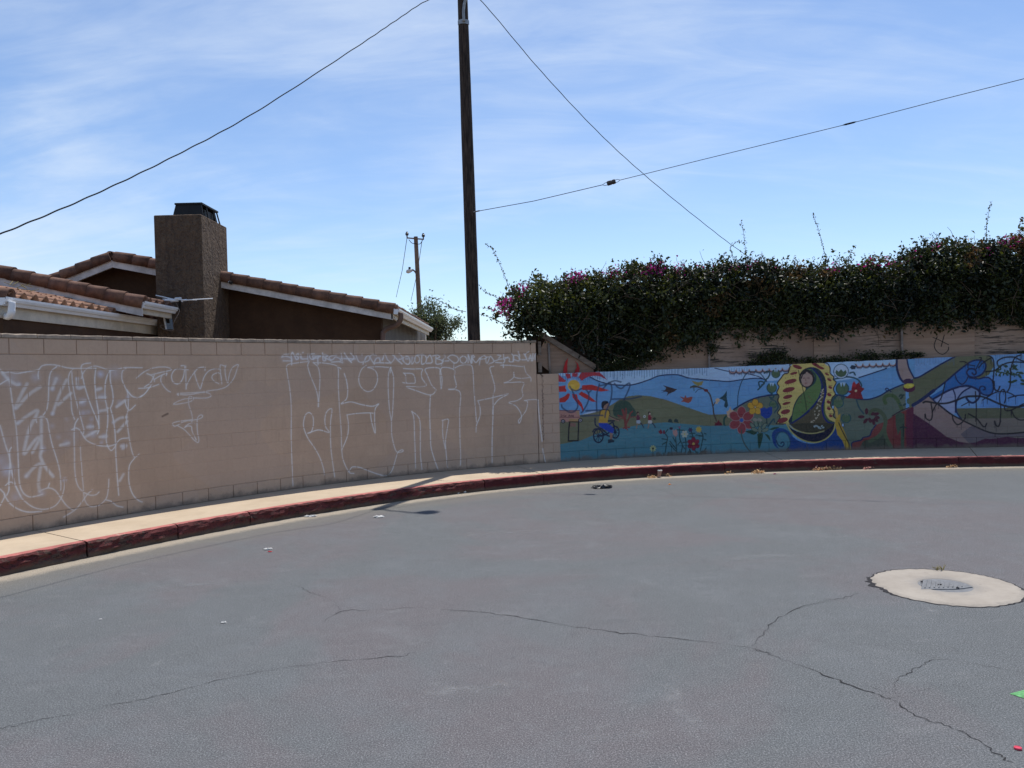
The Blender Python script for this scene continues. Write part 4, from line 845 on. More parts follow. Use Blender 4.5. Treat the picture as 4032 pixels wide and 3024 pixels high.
    c.poly([(1640,1240),(1645,1090),(1700,1075),(1745,1060),(1765,1032),(1835,1012),(1860,955),(1900,895),(2000,860),(2090,800),(2250,735),(2250,1240)], (0.20,0.045,0.04)); c.stroke([(1640,1150),(1648,1085),(1740,1060),(1765,1032),(1835,1012),(1860,955),(1905,892)], .022, NAVY)
    c.poly([(1700,1240),(1760,1080),(1850,1050),(1960,1000),(2020,1010),(2060,1240)], (0.055,0.065,0.045), True)
    c.stroke([(1840,770),(1870,735),(1930,735),(1990,790),(2010,860),(1985,950),(1930,1020),(1840,1070)], .075, (0.085,0.11,0.06)); c.stroke([(2010,860),(2000,960),(2030,1060),(2080,1150)], .07, (0.085,0.11,0.06)); c.stroke([(2010,655),(1995,610),(2030,575),(2100,580),(2150,640),(2185,720)], .07, (0.07,0.115,0.045))
    for cx_, cy_, a, rx in ((1803,745,1.57,36),(1745,805,0,36),(1792,850,-.9,36),(1840,842,1.2,30),(1878,862,1.3,36),(1905,838,.7,30),(1920,812,.2,28),(1905,775,-.2,38),(1870,772,-.7,24)): c.ell(cx_, cy_, rx, 18, (0.075,0.015,0.03), a)
    c.crop(*T5)
    c.poly([(1310,990),(1640,828),(1690,960),(1690,1560),(1310,1560)], (0.19,0.035,0.035)); c.poly([(1540,1560),(1520,1250),(1530,900),(1640,830),(1690,960),(1690,1560)], (0.115,0.018,0.045)); c.poly([(1350,980),(1420,920),(1500,960),(1500,1200),(1490,1560),(1440,1560),(1440,1200),(1390,1300),(1360,1150)], (0.06,0.085,0.055))
    c.stroke([(1300,985),(1450,900),(1640,825)], .018, (0.04,0.015,0.03)); c.stroke([(1425,1180),(1480,1165),(1530,1180)], .02, (0.015,0.03,0.03)); c.stroke([(1480,1120),(1478,1320)], .016, (0.015,0.03,0.03))
    for cx_, cy_ in ((1430,650),(1470,650),(1450,690),(1500,800),(1430,800)): c.ell(cx_, cy_, 34, 16, (0.025,0.055,0.045), random.uniform(-.8, .8))
    c.ell(1580, 745, 48, 52, (0.08,0.13,0.085)); c.stroke([(1280,590),(1220,535),(1190,545),(1205,575)], .018, NAVY)
    c.crop(*T6)
    c.poly([(0,40),(640,0),(640,95),(420,215),(200,340),(80,410),(0,430)], (0.20,0.36,0.62)); c.poly([(0,430),(80,410),(200,340),(420,215),(640,95),(640,0),(1150,-20),(1230,120),(1235,250),(1160,380),(1000,440),(860,420),(640,370),(480,490),(300,630),(20,850),(-80,900),(-90,470)], (0.13,0.135,0.075))
    c.poly([(1150,0),(1706,-20),(3600,-20),(3600,890),(640,900),(640,800),(860,700),(1235,690),(1230,200)], (0.17,0.33,0.58)); c.poly([(1180,380),(3600,380),(3600,880),(1000,890),(1100,700)], (0.12,0.28,0.58))
    c.poly([(650,900),(3600,880),(3600,1065),(720,1065)], (0.11,0.115,0.07)); c.poly([(720,1060),(3600,1060),(3600,1440),(900,1440)], (0.20,0.165,0.135))
    c.poly([(-10,880),(220,715),(380,840),(560,985),(720,1075),(900,1165),(1100,1255),(1260,1292),(1450,1298),(3600,1275),(3600,1400),(1450,1340),(1250,1370),(1100,1370),(950,1430),(850,1442),(700,1420),(500,1340),(250,1150),(20,1000),(-10,980)], (0.29,0.195,0.175)); c.poly([(720,1300),(900,1165),(1260,1292),(3600,1275),(3600,1400),(1450,1345),(1250,1372),(950,1432),(850,1442)], (0.16,0.125,0.135))
    c.poly([(-20,985),(20,1000),(250,1150),(500,1340),(700,1420),(850,1442),(950,1430),(1100,1370),(1250,1370),(1450,1340),(1580,1360),(3600,1385),(3600,1600),(-20,1600)], (0.075,0.016,0.045))
    for k in range(26): c.stroke([(15+k*24, 110-k*.9), (16+k*24, random.uniform(190, 240) if k < 16 else random.uniform(150, 250))], .008, (0.06,0.12,0.22), .6, .004)
    for k in range(17): c.stroke([(1270+k*26, 70), (1271+k*26, random.uniform(110, 170))], .008, (0.06,0.12,0.22), .6, .004)
    c.poly([(240,722),(450,600),(480,500),(630,370),(800,230),(900,165),(1010,148),(1090,180),(1112,260),(1060,360),(960,410),(860,420),(1000,440),(1130,415),(1210,470),(1232,570),(1200,670),(1130,697),(1050,672),(1000,620),(900,560),(780,550),(620,590),(290,757)], (0.025,0.135,0.38))
    c.poly([(290,757),(600,600),(700,578),(870,568),(720,660),(655,800),(650,960),(600,1002),(380,840)], (0.30,0.335,0.50)); c.poly([(870,568),(960,600),(1005,660),(1000,720),(800,720),(655,800),(720,660)], (0.20,0.28,0.46)); c.poly([(640,960),(720,1060),(700,1055),(620,1005)], (0.15,0.30,0.55))
    for st, wd in (([(0,430),(80,410),(200,340),(420,210),(640,92)],.028), ([(-20,850),(110,770),(300,630),(480,490),(650,345),(790,235),(900,165),(1010,148),(1090,180),(1112,260),(1060,360),(960,410),(860,405),(815,345),(850,290),(930,290),(962,345),(930,380),(900,350)],.03), ([(-20,850),(110,770),(300,625)],.065), ([(860,425),(1000,440),(1130,415),(1210,470),(1232,570),(1200,670),(1130,697),(1050,672),(1015,610),(1030,565),(1080,560),(1105,600),(1075,612)],.026),
      ([(290,757),(560,610),(800,550),(950,590),(1015,650),(1000,740),(920,812),(850,790),(810,740)],.038), ([(880,570),(760,640),(680,740),(650,850),(660,960),(730,1065)],.026), ([(600,600),(635,700),(640,850),(640,960)],.022), ([(630,370),(670,470),(740,525),(800,480),(840,400)],.02), ([(240,720),(380,845),(560,985)],.026)): c.stroke(st, wd, NAVY)
    for k in range(46): c.ell(random.uniform(1270, 1600), random.uniform(215, 390), 26, 13, (0.025,0.06,0.035), random.uniform(0, 3.1))
    for cx_, cy_, a in ((1500,490,.1),(1560,475,-.3),(1660,350,.2),(1640,400,.9),(1690,470,.4),(1690,520,.1)): c.ell(cx_, cy_, 46, 20, (0.03,0.065,0.04), a)
    # black aerosol lines with runs
    BL = [([(140,810),(190,795),(350,820),(500,820),(640,780),(800,720),(1000,710),(1120,740),(1300,820),(1450,870),(1600,880),(1740,850)],.040), ([(380,840),(560,980),(700,1060),(900,1160),(1100,1250),(1250,1290),(1450,1295),(1740,1270)],.030), ([(170,990),(180,1050),(230,1085),(270,1060),(280,960),(260,820)],.026), ([(280,960),(330,860),(420,730),(480,500)],.022), ([(590,1000),(610,1090),(670,1150),(740,1120),(790,1050),(795,1000)],.026), ([(960,1060),(965,900),(950,640)],.022), ([(845,985),(970,1060),(1060,1170),(1100,1185),(1125,1135)],.028),
      ([(1340,1100),(1310,1180),(1270,1160),(1250,1100)],.028), ([(1335,1100),(1345,900),(1325,750),(1335,650),(1380,605),(1410,640),(1420,740),(1400,820)],.022), ([(1240,480),(1250,600),(1300,620),(1330,560)],.03), ([(1220,500),(1240,300),(1230,150),(1190,95),(1130,75)],.026), ([(1200,110),(1070,190),(1000,270)],.022), ([(1290,210),(1300,160),(1400,110),(1550,105),(1650,150),(1740,180)],.028), ([(1110,330),(1250,310),(1400,210),(1550,180),(1740,190)],.028),
      ([(1660,65),(1560,120),(1500,300),(1490,540),(1450,640)],.026), ([(1400,880),(1420,930),(1500,930),(1600,880),(1700,830)],.028), ([(1510,930),(1560,1030),(1640,1080),(1740,1075)],.024), ([(1140,720),(1270,650),(1390,640),(1500,670),(1580,720)],.022), ([(1460,740),(1600,700),(1740,690)],.024), ([(710,175),(780,175),(830,200)],.018), ([(830,220),(940,238)],.018), ([(735,860),(850,800)],.018), ([(1010,110),(1040,110),(1030,150),(960,290)],.018), ([(1060,770),(1140,720)],.018)]
    for st, wd in BL:
        c.stroke(st, wd*.85, (0.010,0.010,0.016), .96, .007)
        for k in range(3):
            x, y = st[random.randrange(len(st))]; x += random.uniform(-12, 12); c.stroke([(x, y), (x+random.uniform(-2, 2), y+random.uniform(40, 120))], .007, (0.012,0.012,0.02), .8, .004)
    c.crop(*T5)
    c.poly([(1385,40),(1525,35),(1560,200),(1645,372),(1480,425),(1420,330),(1390,200)], (0.35,0.25,0.23)); c.stroke([(1372,40),(1375,200),(1420,350),(1475,430)], .04, NAVY); c.stroke([(1535,40),(1570,200),(1655,370)], .026, NAVY)
    c.ell(1560, 430, 85, 55, (0.045,0.02,0.06)); c.ell(1575, 530, 100, 70, (0.085,0.015,0.045)); c.ell(1570, 495, 86, 40, (0.52,0.43,0.06), -.12); c.ell(1600, 492, 34, 18, (0.62,0.55,0.10))
if exec_mural: mural()
def brushed(cv, seed):
    r = np.random.default_rng(seed); f = np.zeros((cv.h, cv.w), np.float32); g3 = np.zeros((cv.h, cv.w, 3), np.float32)
    for cu, cz_, wt in ((0.6, 0.25, .5), (0.10, 0.03, .4), (0.035, 0.010, .35)):
        ku, kz = max(2, int(cu/cv.res)), max(2, int(cz_/cv.res)); c = r.uniform(-1, 1, (cv.h//kz+3, cv.w//ku+3, 4)).astype(np.float32)
        yy = np.arange(cv.h)/kz; xx = np.arange(cv.w)/ku; yi = yy.astype(int); xi = xx.astype(int); fy = (yy-yi)[:, None, None]; fx = (xx-xi)[None, :, None]
        v = wt*(c[yi][:, xi]*(1-fx)*(1-fy)+c[yi][:, xi+1]*fx*(1-fy)+c[yi+1][:, xi]*(1-fx)*fy+c[yi+1][:, xi+1]*fx*fy); f += v[..., 3]; g3 += v[..., :3]
    cv.C *= (1+0.17*f)[..., None]*(1+0.05*g3); cv.C += 0.010
    wash = np.clip(f-0.45, 0, 1)[..., None]*0.35; cv.C = cv.C*(1-wash)+wash*np.array([0.30, 0.30, 0.29], np.float32)
brushed(CM, 9)
# outside the mural's left edge only plain wall paint
CM.A[:, :max(0, int((U_M0-CM.u0)/CM.res))] = 0

# white strokes and old marks that run on to the plain strip beside the mural
CM.crop(*TC)
for s_ in ([(2060,508),(2065,580),(2075,680),(2090,805)], [(2095,860),(2105,920),(2115,960)], [(2040,508),(2062,508)]): CM.stroke(s_, 0.019, WHT, 0.62, 0.008)
CM.crop(*T2)
for k in range(34):
    y = 365+k*20.5; x = 152+k*.45+random.uniform(-6, 6)
    CM.stroke([(x, y), (x+random.uniform(-9, 9), y+random.uniform(4, 13)), (x+random.uniform(-6, 8), y+random.uniform(8, 16))], random.uniform(.006, .016), (0.10, 0.07, 0.06), random.uniform(.3, .75), .008)
CM.stroke([(118,318),(135,345),(158,362)], .018, (0.05, 0.04, 0.035), .8, .008)

# ------------------------------------------------------------------ block walls
BL_, BH = 0.4064, 0.2005
JW = 0.009
def grid_block(w, h, d, cell, bev=0.0025):
    """block with a gridded front face: local x along wall, -y towards the road, z up; origin lower left front"""
    nx_ = max(1, int(round((w-2*bev)/cell))); nz_ = max(1, int(round((h-2*bev)/cell)))
    gx, gz = np.meshgrid(np.linspace(bev, w-bev, nx_+1), np.linspace(bev, h-bev, nz_+1))
    V = [(x, 0.0, z) for x, z in zip(gx.ravel(), gz.ravel())]
    F = []; W1 = nx_+1
    for j in range(nz_):
        for i in range(nx_): F.append((j*W1+i, j*W1+i+1, (j+1)*W1+i+1, (j+1)*W1+i))
    bd = [i for i in range(W1)]+[j*W1+nx_ for j in range(1, nz_+1)]+[nz_*W1+i for i in range(nx_-1, -1, -1)]+[j*W1 for j in range(nz_-1, 0, -1)]
    b0 = len(V)
    for i in bd:
        x, _, z = V[i]
        x2 = 0.0 if x <= bev+1e-6 else (w if x >= w-bev-1e-6 else x); z2 = 0.0 if z <= bev+1e-6 else (h if z >= h-bev-1e-6 else z)
        V.append((x2, bev, z2))
    n = len(bd); b1 = len(V)
    for k in range(n): x, y, z = V[b0+k]; V.append((x, d, z))
    for k in range(n):
        k2 = (k+1) % n
        F.append((bd[k2], bd[k], b0+k, b0+k2)); F.append((b0+k2, b0+k, b1+k, b1+k2))
    return V, F
_cache = {}
def block_mesh(w, h, painted, bev=0.0025):
    key = (round(w, 3), round(h, 3), painted, bev)
    if key not in _cache:
        V, F = grid_block(w, h, 0.05, (0.0065 if bev < 0.002 else 0.0085) if painted else 9.0, bev)
        me = wmesh('block', V, F); bm = bmesh.new(); bm.from_mesh(me); bmesh.ops.recalc_face_normals(bm, faces=bm.faces); bm.to_mesh(me); bm.free()
        if not painted:
            at_ = me.attributes.new('paint', 'FLOAT_COLOR', 'POINT'); at_.data.foreach_set('color', np.zeros(4*len(me.vertices), np.float32))
        _cache[key] = (me, np.array([v.co[:] for v in me.vertices]))
    return _cache[key]
def place_block(parent, canvas, u0, u1, z0, h, mt, push, zs=1.0, name='block', bev=0.0025):
    w = u1-u0
    uu = np.linspace(u0, u1, max(4, int(w/0.02))); zv = np.linspace(z0, z0+h*zs, max(4, int(h/0.02)))
    if canvas is not None:
        U, Z = np.meshgrid(uu, zv); painted = bool((canvas.sample(U, Z)[..., 3] > 0.03).any())
    else: painted = False
    me, co = block_mesh(w, h, painted, bev)
    if painted:
        me = me.copy(); c4 = canvas.sample(u0+co[:, 0], z0+co[:, 2]*zs).astype(np.float32)
        at_ = me.attributes.new('paint', 'FLOAT_COLOR', 'POINT'); at_.data.foreach_set('color', c4.ravel())
    if not me.materials: me.materials.append(mt)
    elif me.materials[0] != mt: me.materials[0] = mt
    p0 = wall.pos(u0); p1 = wall.pos(u1); t = (p1-p0)/np.linalg.norm(p1-p0); nn = np.array([-t[1], t[0]])
    o = bpy.data.objects.new(name, me); COL.objects.link(o); o.parent = parent
    o.location = (p0[0]-nn[0]*push, p0[1]-nn[1]*push, z0); o.rotation_euler = (0, 0, math.atan2(t[1], t[0])); o.scale = (1, 1, zs)
    return o
def sweep(name, u0, u1, prof, mt, parent, step=0.1, zfun=None, canvas=None, smooth=False):
    n = max(2, int((u1-u0)/step)+1); us = np.linspace(u0, u1, n); V = []; K = len(prof); UZ = []
    for u in us:
        p = wall.pos(u); nn = wall.nor(u); k_ = zfun(u) if zfun else 1.0
        for o, z in prof:
            zz_ = SW+z*k_; V.append((p[0]+nn[0]*o, p[1]+nn[1]*o, zz_)); UZ.append((u, zz_))
    F = []
    for i in range(n-1):
        for k in range(K): 
            k2 = (k+1) % K; F.append((i*K+k, (i+1)*K+k, (i+1)*K+k2, i*K+k2))
    F.append(tuple(range(K-1, -1, -1))); F.append(tuple((n-1)*K+k for k in range(K)))
    me = wmesh(name, V, F)
    bm = bmesh.new(); bm.from_mesh(me); bmesh.ops.recalc_face_normals(bm, faces=bm.faces); bm.to_mesh(me); bm.free()
    if canvas is None:
        at_ = me.attributes.new('paint', 'FLOAT_COLOR', 'POINT'); at_.data.foreach_set('color', np.zeros(4*len(me.vertices), np.float32))
    else:
        UZ = np.array(UZ); c4 = canvas.sample(UZ[:, 0], UZ[:, 1]).astype(np.float32)
        at_ = me.attributes.new('paint', 'FLOAT_COLOR', 'POINT'); at_.data.foreach_set('color', c4.ravel())
    o = link(name, me, mt, parent); return o

# tall tan wall: twelve courses and a cap
tall = tag(empty('block_wall', (0, 0, 0)), 'tall tan painted concrete block wall covered in white spray writing', 'wall')
H_T = 12*BH
sweep('mortar', 0.15, U_END-0.004, [(0.011, -0.12), (0.011, BH+0.004)]+[(dk, (k+f)*BH) for k in range(1, 11) for dk in (random.choice((0.0002, 0.0004, 0.0006, 0.0022)),) for f in (0.06, 0.97)]+[(0.0105, 11*BH+0.002), (0.0105, H_T), (0.19, H_T), (0.19, -0.12)], M['mortar'], tall)
uj = wall.hit(2088, 1372)[0]                     # a joint of the top course
u_first = uj-math.floor((uj-0.2)/BL_)*BL_
for k in range(12):
    off = 0.0 if k % 2 == 1 else BL_*0.5
    js = [u for u in np.arange(u_first-BL_+off, U_END, BL_) if u > 0.16]
    js = [0.16]+js+[U_END] if js[0]-0.16 > 0.05 else js+[U_END]
    for a, b in zip(js[:-1], js[1:]):
        if b-a < 0.04: continue
        place_block(tall, CW, a+JW/2, b-(JW/2 if b < U_END-1e-6 else 0.0), SW+k*BH+JW/2, BH-JW, M['tan'], random.uniform(0, 0.0006) if 0 < k < 11 else random.uniform(0, 0.003), bev=0.0012 if 0 < k < 11 else 0.004)
cm_ = None
caps = [u for u in np.arange(u_first-BL_*1.3, U_END-0.1, BL_*1.02) if u > 0.16]+[U_END+0.01]
for a, b in zip(caps[:-1], caps[1:]):
    w = b-a-0.008; V = []; F = []
    nseg = 7; jt = [random.uniform(-0.007, 0.004) for _ in range(nseg+1)]; jb = [random.uniform(-0.004, 0.004) for _ in range(nseg+1)]
    for i in range(nseg+1):
        u = a+0.004+w*i/nseg; p = wall.pos(u); nn = wall.nor(u); zt = SW+H_T+0.056
        for o, z in ((-0.012+jb[i], SW+H_T+0.003), (-0.012+jb[i], zt-0.012+jt[i]), (-0.003, zt+jt[i]*0.6), (0.20, zt), (0.20, SW+H_T+0.003)):
            V.append((p[0]+nn[0]*o, p[1]+nn[1]*o, z))
    for i in range(nseg):
        for k in range(5): F.append((i*5+k, (i+1)*5+k, (i+1)*5+(k+1) % 5, i*5+(k+1) % 5))
    F.append((0, 1, 2, 3, 4)); F.append(tuple(nseg*5+k for k in (4, 3, 2, 1, 0)))
    me = wmesh('cap_block', V, F); bm = bmesh.new(); bm.from_mesh(me); bmesh.ops.recalc_face_normals(bm, faces=bm.faces); bm.to_mesh(me); bm.free()
    link('cap_block', me, M['cap'], tall)

# lower wall that carries the mural
low = tag(empty('mural_wall', (0, 0, 0)), 'low concrete block wall painted with a bright mural of sun, cyclist, flowers and robed figure', 'wall')
H_L = 9*BH+0.02
zt_u = [wall.hit(x, 1500)[0] for x in (2150, 2794, 3500, 4032)]; zt_v = [1.785, 1.825, 1.890, 1.945]
def zk(u): return float(np.interp(u, zt_u, zt_v))/H_L
U_R = wall.u[-1]-0.25
secs = [U_END+0.012, wall.hit(2137, 1650)[0], U_M0, wall.hit(2796, 1620)[0], wall.hit(2875, 1620)[0], wall.hit(3515, 1600)[0], wall.hit(3604, 1600)[0], U_R]
sweep('mortar', secs[0], U_R, [(0.010, -0.12), (0.010, BH-0.004), (0.0030, BH+0.006)]+[(0.0030, BH+0.006+(H_L-BH-0.02)*i/60) for i in range(1, 61)]+[(0.19, H_L-0.004), (0.19, -0.12)], M['muralblock'], low, step=0.02, zfun=zk, canvas=CM)
for si in range(len(secs)-1):
    a0, b0 = secs[si]+(0.006 if si else 0), secs[si+1]-0.006
    if si == 1: b0 = secs[si+1]
    if si == 2: a0 = secs[si]
    for k in range(9):
        h = BH-JW if k < 8 else BH-JW+0.02
        off = BL_*0.5 if k % 2 else 0.0
        js = [a0]+[u for u in np.arange(a0-off+BL_, b0-0.05, BL_) if u > a0+0.05]+[b0]
        for a, b in zip(js[:-1], js[1:]):
            um = (a+b)/2; zs = zk(um)
            place_block(low, CM, a+(JW/2 if a > a0 else 0), b-(JW/2 if b < b0 else 0), SW+(k*BH+JW/2)*zs, h, M['muralblock'], random.uniform(0, 0.0012)+(0.004 if si in (0, 1) else 0.0), zs)

# ------------------------------------------------------------------ plywood fence on top of the mural wall
fence_off = 0.16
fpath = Path(WALLP, -1.22, 0.60, off=fence_off)
fence = tag(empty('plywood_fence', (0, 0, 0)), 'weathered plywood sheet fence standing along the top of the mural wall', 'fence')
def fpt(px, py, o=0.0):
    u, z = fpath.hit(px, py); p = fpath.pos(u)+fpath.nor(u)*o
    return Vector((p[0], p[1], z))
def sheet(name, pts, mt, th=0.018, o=0.0, parent=fence):
    q = [fpt(x, y, o) for x, y in pts]; u = fpath.hit(*pts[0])[0]; n = fpath.nor(u)
    return MB().prism(q, (n[0]*th, n[1]*th, 0)).build(name, mt, parent)
sheet('plywood_sheet', [(2352,1432),(2450,1425),(2560,1385),(2660,1350),(2797,1330),(2797,1461),(2352,1478)], M['ply'])
sheet('plywood_sheet', [(2780,1290),(3212,1285),(3212,1440),(2780,1458)], M['plyworn'], o=0.022)
sheet('plywood_sheet', [(3205,1285),(3306,1285),(3306,1437),(3205,1440)], M['ply'], o=0.001)
sheet('plywood_sheet', [(3298,1285),(3556,1270),(3556,1428),(3298,1437)], M['plyworn'], o=0.023)
sheet('plywood_sheet', [(3546,1270),(3838,1255),(3838,1412),(3546,1428)], M['ply'], o=0.002)
sheet('plywood_sheet', [(3830,1255),(4110,1240),(4110,1405),(3830,1412)], M['plyworn'], o=0.024)
sheet('added_dark_sheet', [(2085,1320),(2420,1330),(2420,1485),(2085,1490)], M['soffit'], o=0.16)  # dark sheet added to close the gap where bright sky showed
sheet('plywood_sheet', [(4100,1240),(4420,1215),(4420,1392),(4100,1405)], M['ply'], o=0.002)
tri = sheet('plywood_sheet', [(2147,1336),(2335,1448),(2335,1485),(2190,1490),(2165,1466),(2113,1424),(2112,1402)], M['ply'], o=-0.03)
# the two flame tips of the painted sun that run on to the plywood
for pl in ([(190,305),(195,220),(225,110),(272,45),(258,150),(260,305)], [(375,305),(425,200),(425,150),(390,90),(440,140),(470,220),(455,305)]):
    q = [(2170+x/4.367, 1400+y/4.367) for x, y in pl]
    sheet('painted_ray', q, mat('red mural paint', RED, 0.8, var=0.15), th=0.002, o=-0.062)
def board(px0, px1, wpx, o, mt, name, th=0.04):
    a = np.array(px0, float); b = np.array(px1, float); d = (b-a)/np.linalg.norm(b-a); n = np.array([-d[1], d[0]])*wpx/2
    return sheet(name, [tuple(a+n), tuple(b+n), tuple(b-n), tuple(a-n)], mt, th, o)
board((2072, 1284), (2340, 1446), 19, -0.08, M['board'], 'diagonal_board')
for x0, y0, x1, y1, w_, nm, mt in ((2156,1352,2162,1472,9,'pipe_post','post'), (2347,1250,2351,1444,8,'timber_post','board'), (2787,1370,2790,1450,11,'timber_post','post'), (3212,1205,3208,1330,16,'timber_post','post'), (3543,1240,3549,1424,11,'timber_post','post'), (2120,1345,2122,1400,16,'timber_post','board'), (2122,1430,2123,1466,20,'timber_post','board'), (3303,1330,3304,1437,4,'seam_batten','board')):
    a = fpt(x0, y0, -0.05); b = fpt(x1, y1, -0.05); r = w_/2*16/3030
    MB().tube([a, (a+b)/2, b], r, 10 if nm == 'pipe_post' else 4).build(nm, M[mt], fence, smooth=(nm == 'pipe_post'))
# scribble on one sheet
for st in ([(3690,1325),(3678,1360),(3690,1385),(3712,1395),(3732,1380),(3735,1365)], [(3672,1328),(3700,1340),(3735,1358)], [(3718,1318),(3705,1365)]):
    q = catmull(np.array(st, float), 6); 
    MB().tube([fpt(x, y, -0.006) for x, y in q], 0.008, 4).build('marker_scrawl', M['crackdark'], fence)

# ------------------------------------------------------------------ leaves
def leaf_mesh(name, P, size, nrm_bias, mats, mi=None, seed=1, aspect=0.55, droop=0.3, tone_in=None):
    rg = np.random.default_rng(seed); n = len(P); P = np.asarray(P, float)
    size = np.broadcast_to(size, (n,)) * rg.uniform(0.65, 1.3, n)
    d = rg.normal(0, 1, (n, 3)); d[:, 2] -= droop; d /= np.linalg.norm(d, axis=1)[:, None]
    nb = rg.normal(0, 0.75, (n, 3))+np.asarray(nrm_bias); nb -= d*(nb*d).sum(1)[:, None]; nb /= np.linalg.norm(nb, axis=1)[:, None]+1e-9
    s_ = np.cross(d, nb)
    L = size[:, None]; Wd = L*aspect
    v0 = P-d*L*0.5; v2 = P+d*L*0.5+nb*L*(-0.12); v1 = P-d*L*0.05+s_*Wd*0.5+nb*L*0.10; v3 = P-d*L*0.05-s_*Wd*0.5+nb*L*0.10
    V = np.stack([v0, v1, v2, v3], 1).reshape(-1, 3); b = np.arange(n)*4
    T = np.concatenate([np.stack([b, b+1, b+2], 1), np.stack([b, b+2, b+3], 1)])
    me = npmesh(name, V, T)
    tone = np.repeat((rg.uniform(0, 1, n) if tone_in is None else tone_in).astype(np.float32), 4)
    a = me.attributes.new('tone', 'FLOAT', 'POINT'); a.data.foreach_set('value', tone)
    for mm in mats: me.materials.append(mm)
    if mi is not None: me.polygons.foreach_set('material_index', np.concatenate([mi, mi]).astype(np.int32))
    return me
hp = Path(WALLP, -1.22, 0.60, off=0.55)
TOP = [(1962,1255),(1985,1185),(2030,1150),(2100,1128),(2200,1112),(2300,1095),(2400,1078),(2500,1070),(2560,1058),(2640,1062),(2750,1065),(2850,1056),(2950,1050),(3060,1060),(3150,1048),(3260,1052),(3400,1050),(3500,1042),(3560,1005),(3640,968),(3720,958),(3800,966),(3880,958),(3960,955),(4040,955),(4200,960),(4600,930)]
BOT = [(1962,1330),(1990,1345),(2070,1335),(2100,1300),(2160,1315),(2220,1355),(2280,1395),(2340,1436),(2400,1436),(2460,1428),(2540,1405),(2620,1382),(2720,1372),(2790,1385),(2830,1362),(2950,1340),(3100,1338),(3200,1330),(3300,1318),(3400,1312),(3550,1305),(3700,1298),(3850,1292),(4040,1288),(4200,1280),(4600,1255)]
tu = np.array([hp.hit(*p) for p in TOP]); bu = np.array([hp.hit(*p) for p in BOT])
u0h, u1h = tu[0, 0], min(tu[-1, 0], hp.u[-1]-0.3)
rg = np.random.default_rng(5)
def fbm(u, v, seed, f0=1.2, oct_=4):
    r = np.random.default_rng(seed); out = np.zeros_like(u)
    for o in range(oct_):
        for _ in range(3):
            a = r.uniform(0, 2*math.pi); f = f0*2**o*r.uniform(0.7, 1.3); ph = r.uniform(0, 6.28)
            out += np.sin((u*math.cos(a)+v*math.sin(a))*f*2.2+ph)/(1.7**o)
    return out/4.0
hedge = tag(empty('bougainvillea_hedge', (float(hp.pos((u0h+u1h)/2)[0]), float(hp.pos((u0h+u1h)/2)[1]), 0.0)), 'long dark green bougainvillea hedge with magenta flowers growing over the plywood fence', 'hedge')
HO = np.array(hedge.location)
def hedge_pts(nc, seed):
    """leaves gathered in clumps hung on the front, the top and inside of the hedge"""
    r = np.random.default_rng(seed); u = r.uniform(u0h, u1h, nc); v = r.uniform(-0.02, 1.0, nc)**0.9; kind = r.uniform(0, 1, nc)
    top = kind > 0.80; inner = kind < 0.10
    sil = 0.10*fbm(u, u*0+2, 9, 1.6)+0.09*fbm(u, u*0+5, 19, 5.0)
    zt = np.interp(u, tu[:, 0], tu[:, 1])+sil-0.05; zb = np.interp(u, bu[:, 0], bu[:, 1])
    z = zb+(zt-zb)*v; z = np.where(top, zt+r.normal(-0.02, 0.06, nc)+np.where(r.uniform(0, 1, nc) < .18, np.abs(r.normal(0, .13, nc)), 0), z)
    bump = 0.20*fbm(u, z, 3, 1.4)
    dep = -0.56-bump+np.abs(r.normal(0, 0.10, nc))+0.34*np.clip((v-0.7)/0.3, 0, 1)
    dep = np.where(inner, r.uniform(-0.2, 0.7, nc), dep); dep = np.where(top, r.uniform(-0.25, 0.75, nc), dep)
    keep = ((u-u0h > 0.9*r.uniform(0, 1, nc)**2)) & (fbm(u, z, 21, 2.6) < 0.48+0.6*inner) 
    u, z, dep = u[keep], z[keep], dep[keep]; nl = r.integers(7, 22, len(u)); sg = r.uniform(0.035, 0.085, len(u))
    I = np.repeat(np.arange(len(u)), nl); g_ = r.normal(0, 1, (len(I), 3))*sg[I][:, None]; g_[:, 2] *= 1.15
    U = u[I]+g_[:, 0]; Z = z[I]+g_[:, 2]; D = dep[I]+g_[:, 1]
    px = np.interp(U, hp.u, hp.P[:, 0])+np.interp(U, hp.u, hp.N[:, 0])*D; py = np.interp(U, hp.u, hp.P[:, 1])+np.interp(U, hp.u, hp.N[:, 1])*D
    TN = np.clip(r.beta(1.3, 2.6, len(u))[I]+0.35*np.clip(fbm(U, Z, 55, 0.9), -1, 1)+r.normal(0, .10, len(I)), 0, 1)
    return np.stack([px, py, Z], 1), U, Z, TN
Pl, ul, zl, tnl = hedge_pts(5600, 41)
dry = (fbm(ul, zl, 77, 1.4) > 0.50) & (rg.uniform(0, 1, len(Pl)) < 0.6)
me = leaf_mesh('foliage', Pl-HO, rg.choice([0.055, 0.075, 0.10], len(Pl)), (-0.1, -0.55, 0.6), [M['leaf'], M['leafdry']], dry.astype(int), 8, tone_in=tnl)
tag(link('foliage', me, None, hedge), kind='stuff')
